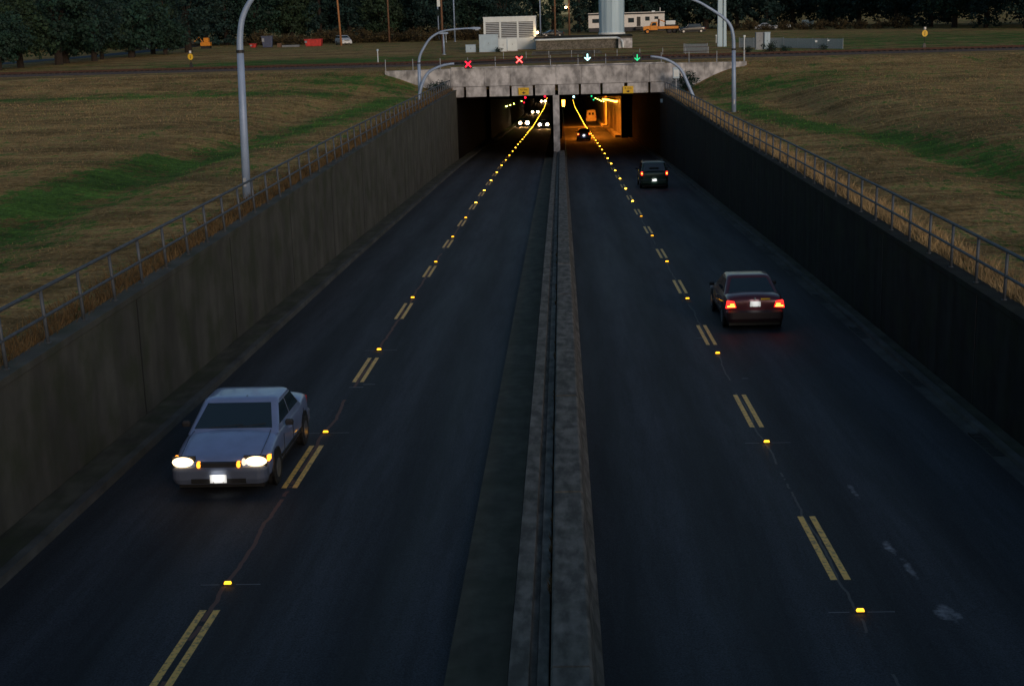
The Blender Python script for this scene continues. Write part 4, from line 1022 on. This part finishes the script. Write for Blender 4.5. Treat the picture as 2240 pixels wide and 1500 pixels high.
parked(26.6, 289, R(-86), M['darkcar'], 'dark estate car parked side-on behind the orange truck', dict(SUV, L=4.9, H=1.62), 1.08)
parked(-1.6, 285, R(-70), M['darkcar'], 'dark saloon parked behind the headwall between timber poles')
parked(-39.9, 262, R(24), M['carwhite'], 'white car facing the camera behind the orange timber pole', dict(SUV, H=1.55, W=1.8), 1.12)
parked(-79, 268, R(70), M['darkcar'], 'dark car half hidden by trees at the far left road')
r, _ = car(SED, M['carwhite'], 'parked_car'); r.location = (43, 300, -4.97); r.rotation_euler = (0, 0, R(80)); tag(r, 'pale car parked low behind the mesh fence near the trees', 'car')
# bins, scrap, boat
def skip(x, y, w, d, h, mat, label, rot=0):
    r = empty('skip_bin', (x, y, -5.0), rot)
    MB().prism([(-w/2+.25, .1), (w/2-.15, .1), (w/2, h), (-w/2, h)], 'y', -d/2, d/2).build('body', M[mat], r, bevel=.03)
    MB().box(-w/2-.05, w/2+.05, -d/2-.05, d/2+.05, h+.003, h+.1).build('rim', M[mat], r)
    for xx in np.linspace(-w/2+.5, w/2-.5, 4): MB().box(xx-.05, xx+.05, -d/2-.06, -d/2-.002, .2, h-.05).build('rib', M[mat], r)
    MB().box(-w/2+.1, -w/2+.5, -d/2-.08, -d/2-.062, h*.55, h*.85).build('panel', M['grey'], r)
    tag(r, label, 'bin')
skip(-44.4, 256, 3.1, 1.8, 1.25, 'red', 'red steel skip standing left of the white parked car')
skip(-52.8, 256, 2.0, 1.8, 2.0, 'blue', 'tall navy bin standing among the scrap at the roadside', R(8))
skip(-55.6, 257, 1.2, 1.0, .7, 'red', 'small red bin left of the navy bin')
r = empty('scrap_pallets', (-48.6, 256, -5.0))
for k in range(3): MB().box(-1.5, 1.6, -.6, .6, k*.14, k*.14+.10).build('pallet', M['grey'], r)
MB().box(-2.4, -1.7, -.4, .4, 0, .75).build('crate', M['wood'], r)
tag(r, 'low stack of grey pallets between the navy bin and the red skip', 'pallets')
r = empty('mini_digger', (-65.5, 262, -5.0))
MB().box(-.9, .9, -.7, .7, .55, 1.2).build('body', M['orange'], r, bevel=.05); MB().tube([(-.6, 0, 1.2), (-1.2, 0, 2.2), (-2.2, 0, 1.3)], .10, 6).build('boom', M['orange'], r); MB().box(-.8, .8, -.8, .8, 0, .5).build('track', M['black'], r); MB().box(-2.5, -2.1, -.25, .25, .9, 1.4).build('bucket', M['dark_steel'], r)
MB().box(-.3, .6, -.5, .5, 1.2, 2.0).build('cab', M['orange'], r, bevel=.03)
tag(r, 'small orange digger at the edge of the left trees', 'digger')
r = empty('boat', (55.2, 322, -4.9)); MB().loft([[(-1.3, -.6, .9), (-1.3, .6, .9), (-1.1, .35, .1), (-1.1, -.35, .1)], [(.5, -.65, .95), (.5, .65, .95), (.5, .35, 0.1), (.5, -.35, .1)], [(1.7, -.05, 1.35), (1.7, .05, 1.35), (1.5, .03, .6), (1.5, -.03, .6)]]).build('hull', M['white'], r)
MB().box(-1.0, .4, -.45, .45, .93, 1.5).build('cuddy', M['white'], r, bevel=.05); MB().box(-.9, -.7, -.5, .5, -.1, .15).build('cradle', M['wood'], r)
tag(r, 'small white boat on a cradle at the edge of the right trees', 'boat')
for i, (x, y, w, h, lb) in enumerate(((45.5, 306, 1.6, .6, 'white sheeted pallet low in the grass'), (49.2, 310, 1.0, .7, 'smaller white box right of the sheeted pallet'))):
    r = empty('wrapped_pallet', (x, y, -4.8)); MB().box(-w/2, w/2, -.5, .5, .1, h).build('wrapped_load', M['white'], r, bevel=.05); MB().box(-w/2, w/2, -.5, .5, 0, .097).build('pallet', M['wood'], r); tag(r, lb, 'pallet')
# timber poles, light masts
def tpole(x, y, rad, mat, label, h=13, arm=False, lamp=False, cat='utility pole', leanx=0):
    r = empty('utility_pole', (x, y, -5.0)); MB().tube([(0, 0, -.3), (leanx*.5, 0, h*.5), (leanx, 0, h)], [rad, rad*.85, rad*.7], 10).build('pole', M[mat], r, smooth=True)
    MB().box(leanx-1.2, leanx+1.2, -.06, .06, h-.6, h-.45).build('crossarm', M['wood'], r)
    for k in (-1, -.4, .4, 1): MB().tube([(leanx+k, 0, h-.45), (leanx+k, 0, h-.28)], .05, 6).build('insulator', M['galv'], r)
    if arm: MB().box(leanx*.55-.55, leanx*.55-.15, -.3, .2, 6.0, 7.1).build('transformer', M['white'], r, bevel=.04)
    if lamp:
        MB().tube([(0, 0, 5.8), (-.5, -.2, 5.9)], .03, 6).build('lamp_bracket', M['dark_steel'], r); ellipsoid((-.6, -.2, 5.7), (.2, .2, .2)).build('lamp_bulb', M['warm'], r)
        MB().tube([(-.6, -.2, 5.85), (-.6, -.2, 6.5)], .12, 8).build('lamp_hood', M['galv'], r)
    tag(r, label, cat, 'utility poles'); return r
tpole(-39.4, 256, .20, 'wood_orange', 'orange-brown timber pole in front of the white parked car', leanx=-.5)
tpole(-32.6, 272, .19, 'wood', 'brown timber pole right of the white parked car')
tpole(-15.4, 187, .16, 'wood', 'dark timber pole carrying a grey transformer left of the cabinets', arm=True, h=11)
tpole(-65.5, 235, .20, 'wood', 'timber pole standing among the left roadside trees')
tpole(-.9, 282, .20, 'wood', 'timber pole behind the headwall nearest the ventilation house')
tpole(1.9, 282, .20, 'wood', 'timber pole with a lit lamp behind the headwall', lamp=True)
def mast(x, y, h, label):
    r = empty('light_mast', (x, y, -5.0)); MB().tube([(0, 0, 0), (0, 0, h)], [.16, .09], 10).build('pole', M['pole'], r, smooth=True); MB().box(-.6, .6, -.2, .2, h, h+.2).build('lamp_head', M['pole'], r); MB().tube([(0, 0, 0), (0, 0, .1)], .3, 10).build('base_plate', M['galv'], r)
    tag(r, label, 'light mast', 'slim pale light masts')
mast(-24.2, 285, 12, 'slim pale light mast left of the louvred house, first of the pair'); mast(-19.3, 262, 12, 'slim pale light mast left of the louvred house, nearer of the pair')
mast(-3.85, 286, 12, 'slim pale light mast just right of the ventilation house'); mast(-14.7, 180, 2.6, 'thin short pale mast beside the transformer pole')

# gravel track beyond the railway, left road
o = MB().loft([[(x, 196-abs(x+30)*.35, -4.985) if i == 0 else (x, 198.2-abs(x+30)*.35, -4.985) for i in (0, 1)]+[(x, 198.2-abs(x+30)*.35, -5.4), (x, 196-abs(x+30)*.35, -5.4)] for x in np.linspace(-34, -12, 9)]).build('path', M['ballast']); tag(o, kind='structure')
o = MB().loft([[(x-3, y, -4.93), (x+3, y, -4.93), (x+3, y, -5.3), (x-3, y, -5.3)] for x, y in ((-86, 150), (-78, 190), (-74, 230), (-76, 300))]).build('road', M['asphalt']); tag(o, 'minor asphalt road behind the left row of trees', kind='structure')
o = MB().box(-3, 40, 276, 296, -5.3, -4.975).build('yard', M['asphalt']); tag(o, kind='structure')
o = MB().box(-60, -30, 250, 268, -5.3, -4.98).build('yard', M['ballast']); tag(o, kind='structure')

# ------------------------------------------------------------------ vegetation
def tree_meshes(kind, seed, H, rad, base, nleaf, leafs, mat):
    rg = np.random.default_rng(seed); rd = random.Random(seed)
    mb = MB(); th = H*.9 if kind == 'conifer' else H*.55
    mb.tube([(0, 0, -.3), (rd.uniform(-.2, .2), 0, th*.5), (rd.uniform(-.3, .3), 0, th)], [rad*.09+.08, rad*.07+.05, .04], 8)
    cl = []
    if kind == 'conifer':
        n = 90
        for k in range(n):
            t = rd.random()**.8; z = base+(H-base)*t; rr = rad*(1-t)**.8*rd.uniform(.35, 1.05); a = rd.uniform(0, 6.28)
            cl.append((rr*math.cos(a), rr*math.sin(a), z, rd.uniform(.5, .95)*rad*.32))
    else:
        n = 70
        for k in range(n):
            v = Vector((rd.gauss(0, 1), rd.gauss(0, 1), rd.gauss(0, 1))).normalized()*rd.uniform(.45, 1.0)
            z = base+(H-base)*(.5+.5*v.z*.95); cl.append((v.x*rad, v.y*rad, z, rd.uniform(.7, 1.4)*rad*.26))
            if k % 8 == 0: mb.tube([(0, 0, th*rd.uniform(.5, .9)), (v.x*rad*.5, v.y*rad*.5, (th+z)/2), (v.x*rad*.8, v.y*rad*.8, z)], [.09, .06, .03], 5)
    cl = np.array(cl); idx = rg.integers(0, len(cl), nleaf); c = cl[idx]
    d = rg.normal(size=(nleaf, 3)); d /= np.linalg.norm(d, axis=1)[:, None]
    p = c[:, :3]+d*(c[:, 3:4]*rg.uniform(.3, 1.05, (nleaf, 1))**.6)*np.array([1, 1, .75])
    u = rg.normal(size=(nleaf, 3)); u /= np.linalg.norm(u, axis=1)[:, None]; w = np.cross(u, d); w /= np.linalg.norm(w, axis=1)[:, None]+1e-6
    s = leafs*rg.uniform(.5, 1.3, (nleaf, 1)); q = np.stack([p-u*s*.5, p+w*s*.45, p+u*s*.6, p-w*s*.45], 1).reshape(-1, 3)
    me = bpy.data.meshes.new('crown'); me.vertices.add(len(q)); me.vertices.foreach_set('co', q.astype(np.float32).ravel())
    me.loops.add(len(q)); me.loops.foreach_set('vertex_index', np.arange(len(q), dtype=np.int32)); me.polygons.add(nleaf)
    me.polygons.foreach_set('loop_start', np.arange(0, len(q), 4, dtype=np.int32)); me.update(calc_edges=True); me.materials.append(mat)
    return mb, me
PROTO = []
for i, (k, H, rad, base, mat) in enumerate((('broad', 12, 5.2, .8, 'leaf1'), ('broad', 10, 4.6, .5, 'leaf3'), ('conifer', 15, 4.2, .5, 'leaf2'), ('broad', 13, 5.6, .6, 'leaf2'), ('conifer', 13, 3.8, .8, 'leaf1'), ('broad', 8.5, 4.6, .7, 'leaf1'))):
    mb, me = tree_meshes(k, 10+i, H, rad, base, 5200, .42, M[mat]); t = mb.build('trunk', M['bark']); tm = t.data; bpy.data.objects.remove(t); PROTO.append((k, tm, me))
def tree(x, y, p, s, label, group, nm=None):
    k, tm, me = PROTO[p]; nm = nm or ('conifer_tree' if k == 'conifer' else 'broadleaf_tree')
    r = empty(nm, (x, y, -5.05), random.uniform(0, 6.28)); r.scale = (s*random.uniform(.92, 1.1), s*random.uniform(.92, 1.1), s)
    for n_, m_ in (('trunk', tm), ('crown', me)):
        o = bpy.data.objects.new(n_, m_); COL.objects.link(o); o.parent = r
    tag(r, label, 'tree', group); return r
rowL = [(-66, 165), (-66.5, 173), (-64.5, 181), (-66, 188), (-64.5, 195), (-66, 203), (-63.5, 209), (-65.5, 216), (-62, 222), (-66, 229), (-61, 232)]
for i, (x, y) in enumerate(rowL): tree(x, y, (5, 1, 0, 5, 3, 1, 5, 0, 5, 1, 3)[i], random.uniform(.72, 1.12), '%s dark roadside tree from the left edge, beyond the railway track' % ordinal(i+1), 'row of dark trees along the left road')
n = 0
kinds = {'conifer': 'pointed dark conifer', 'broad': 'bushy dark broadleaf tree'}
def edge_tree(x, y, p, s, side):
    global n; n += 1
    tree(x, y, p, s, '%s in the %s woodland edge that closes the view' % (kinds[PROTO[p][0]], side), 'trees of the %s woodland edge, %s' % (side, PROTO[p][0]))
x = -128
while x < -9: edge_tree(x, 292+random.uniform(-4, 6)+.0*x, random.choice([0, 1, 2, 3, 4, 3, 2]), random.uniform(.9, 1.15), 'left'); x += random.uniform(5.2, 6.8)
for x, y in ((20, 335), (27, 332), (34, 328), (41, 326), (47, 322), (53, 330), (59, 316), (64, 305), (68, 292), (71, 280), (74, 268), (76, 256), (79, 245), (84, 240), (90, 236), (96, 232), (60, 325), (14, 336), (72, 300)):
    edge_tree(x+random.uniform(-1, 1), y, random.choice([0, 2, 3, 4, 3]), random.uniform(.95, 1.2), 'right')
for i, (x, y, p, s) in enumerate(((-6, 330, 4, .9), (-1.5, 318, 4, 1.0), (4.5, 334, 2, .95), (9.2, 330, 4, .62))): tree(x, y, p, s, '%s sparse conifer from the left with sky showing between, behind the headwall' % ordinal(i+1), 'sparse conifers behind the headwall')
# the wood behind the edge, one mass
def mass(name, items, label):
    vs, fs = [], []; tot = 0
    me = bpy.data.meshes.new(name); Q = []
    for x, y, p, s in items:
        src = PROTO[p][2]; co = np.empty(len(src.vertices)*3, np.float32); src.vertices.foreach_get('co', co); co = co.reshape(-1, 4, 3)[::2]*s; a = random.uniform(0, 6.28)
        c_, s_ = math.cos(a), math.sin(a); xx = co[..., 0]*c_-co[..., 1]*s_+x; yy = co[..., 0]*s_+co[..., 1]*c_+y; Q.append(np.stack([xx, yy, co[..., 2]-5.0], -1).reshape(-1, 3))
    q = np.concatenate(Q); me.vertices.add(len(q)); me.vertices.foreach_set('co', q.astype(np.float32).ravel()); me.loops.add(len(q)); me.loops.foreach_set('vertex_index', np.arange(len(q), dtype=np.int32))
    me.polygons.add(len(q)//4); me.polygons.foreach_set('loop_start', np.arange(0, len(q), 4, dtype=np.int32)); me.update(calc_edges=True); me.materials.append(M['leaf2'])
    o = bpy.data.objects.new(name, me); COL.objects.link(o); tag(o, label, kind='stuff')
it = []
for row, yy in enumerate((304, 315, 327)):
    x = -150
    while x < -9-row*1.5: it.append((x, yy+random.uniform(-3, 3), random.choice([0, 2, 3, 4]), random.uniform(1.1, 1.5))); x += 5.5
for x0, y0, x1, y1, n_ in ((12, 345, 60, 336, 11), (12, 356, 66, 346, 11), (62, 330, 88, 262, 12), (70, 336, 100, 268, 10), (86, 256, 150, 240, 10), (88, 270, 150, 256, 9)):
    for t in np.linspace(0, 1, n_): it.append((x0+(x1-x0)*t, y0+(y1-y0)*t, random.choice([0, 2, 3, 4]), random.uniform(1.1, 1.5)))
mass('woodland', it, 'dense dark wood filling the background behind the first trees')
# brush in front of the woodland
bm_, bme = tree_meshes('broad', 77, 2.6, 2.6, -.2, 1500, .26, M['leaf4']); t = bm_.build('stem', M['bark']); btm = t.data; bpy.data.objects.remove(t)
bm_, bme2 = tree_meshes('broad', 78, 1.6, 1.1, -.1, 900, .13, M['leaf1']); t = bm_.build('stem', M['bark']); btm2 = t.data; bpy.data.objects.remove(t)
def shrub(x, y, z, s, a, b, label, group):
    r = empty('shrub', (x, y, z), random.uniform(0, 6.28)); r.scale = (s, s, s*random.uniform(.8, 1.1))
    for n_, m_ in (('stem', a), ('foliage', b)): o = bpy.data.objects.new(n_, m_); COL.objects.link(o); o.parent = r
    tag(r, label, 'shrub', group)
x = -62
while x < -12: shrub(x, 279+random.uniform(-4, 4)-(4 if x > -30 else 0), -5.1, random.uniform(.75, 1.15), btm, bme, 'brown shrub in the low thicket before the left woodland', 'brown thicket before the left wood'); x += 2.9
x = 36
while x < 66: shrub(x, 300-(x-36)*.9, -5.1, random.uniform(.6, .95), btm, bme, 'brown shrub in the low thicket before the right woodland', 'brown thicket before the right wood'); x += 3.2
shrub(-10.9, 126.2, -6.9, .9, btm2, bme2, 'green bush against the left end of the bridge face', 'bushes at the bridge ends'); shrub(11.2, 126.4, -7.1, 1.15, btm2, bme2, 'large green bush against the right wing wall', 'bushes at the bridge ends')
shrub(-8.0, 184.6, -5.0, .55, btm2, bme2, 'small bush growing before the narrow white cabinet', 'bushes among the cabinets')
for i, (x, y, s) in enumerate(((20.4, 156, .6), (22.9, 156.5, .8), (24.6, 157, .6), (29.0, 158, .5))): shrub(x, y, -5.05, s, btm2, bme2, '%s yellow-green bush from the left beside the mesh fence' % ordinal(i+1), 'bushes beside the mesh fence')
r = empty('signal_box', (10.2, 125.8, -6.6)); MB().box(-.28, .28, -.2, .2, .55, 1.5).build('body', M['cabinet'], r, bevel=.02); MB().tube([(0, 0, -.4), (0, 0, .55)], .06, 8).build('post', M['galv'], r); MB().box(-.22, .22, -.215, -.202, .7, 1.3).build('door', M['white'], r)
tag(r, 'pale equipment box on a post at the right end of the bridge face', 'cabinet')
r = empty('notice_plate', (8.93, 124.6, -7.9)); MB().box(-.20, -.005, -.15, .15, -.15, .15).build('plate', M['white'], r); MB().box(-.205, -.198, -.06, .06, -.06, .06).build('symbol', M['grey'], r); tag(r, 'small pale plate on the right wall near the bridge', 'sign')

# grass blades over the verge: one uncountable mass per kind
def grass(name, n_, xr, yr, h, w, mat, label, prob=None, clump=None):
    x = rng.uniform(xr[0], xr[1], n_); y = yr[0]+(yr[1]-yr[0])*rng.uniform(0, 1, n_)**1.4
    if prob is not None: k = rng.uniform(0, 1, n_) < prob(x, y); x, y = x[k], y[k]
    m = len(x); z = ground_z(x, y)-.02; hh = h*rng.uniform(.4, 1.3, m)*(.6+.4*np.clip(y/40, .6, 2.5)); ww = w*(.6+.4*np.clip(y/30, .6, 3.0))
    a = rng.uniform(0, 6.28, m); lx = rng.normal(0, .45, m)*hh; ly = rng.normal(0, .45, m)*hh
    q = np.empty((m, 3, 3)); q[:, 0] = np.stack([x-np.cos(a)*ww, y-np.sin(a)*ww, z], -1); q[:, 1] = np.stack([x+np.cos(a)*ww, y+np.sin(a)*ww, z], -1); q[:, 2] = np.stack([x+lx, y+ly, z+hh], -1)
    q = q.reshape(-1, 3); me = bpy.data.meshes.new(name); me.vertices.add(len(q)); me.vertices.foreach_set('co', q.astype(np.float32).ravel()); me.loops.add(len(q)); me.loops.foreach_set('vertex_index', np.arange(len(q), dtype=np.int32))
    me.polygons.add(m); me.polygons.foreach_set('loop_start', np.arange(0, len(q), 3, dtype=np.int32)); me.update(calc_edges=True); me.materials.append(mat)
    o = bpy.data.objects.new(name, me); COL.objects.link(o); tag(o, label, kind='stuff')
gr = lambda x, y: np.clip(green_at(x, y)*1.3-.15, 0, 1)
grass('grass', 90000, (-50, -9.95), (20, 135), .055, .012, M['blade_dry'], 'dry tan grass covering the left field', lambda x, y: 1-gr(x, y))
grass('grass', 80000, (-40, -9.95), (20, 130), .06, .012, M['blade_green'], 'green grass growing in bands across the left field', lambda x, y: gr(x, y))
grass('grass', 90000, (9.4, 50), (24, 135), .055, .012, M['blade_dry'], 'dry tan grass covering the right field', lambda x, y: 1-gr(x, y))
grass('grass', 80000, (9.4, 40), (24, 130), .06, .012, M['blade_green'], 'green grass growing in bands across the right field', lambda x, y: gr(x, y))
grass('weeds', 26000, (-11.2, -9.82), (20, 128), .30, .014, M['weed'], 'rust-brown weeds along the foot of the left railing', lambda x, y: np.clip(1-(-x-9.9)/1.2, 0, 1))
grass('weeds', 22000, (9.38, 10.3), (22, 128), .30, .014, M['blade_dry'], 'tall pale grass along the foot of the right railing')
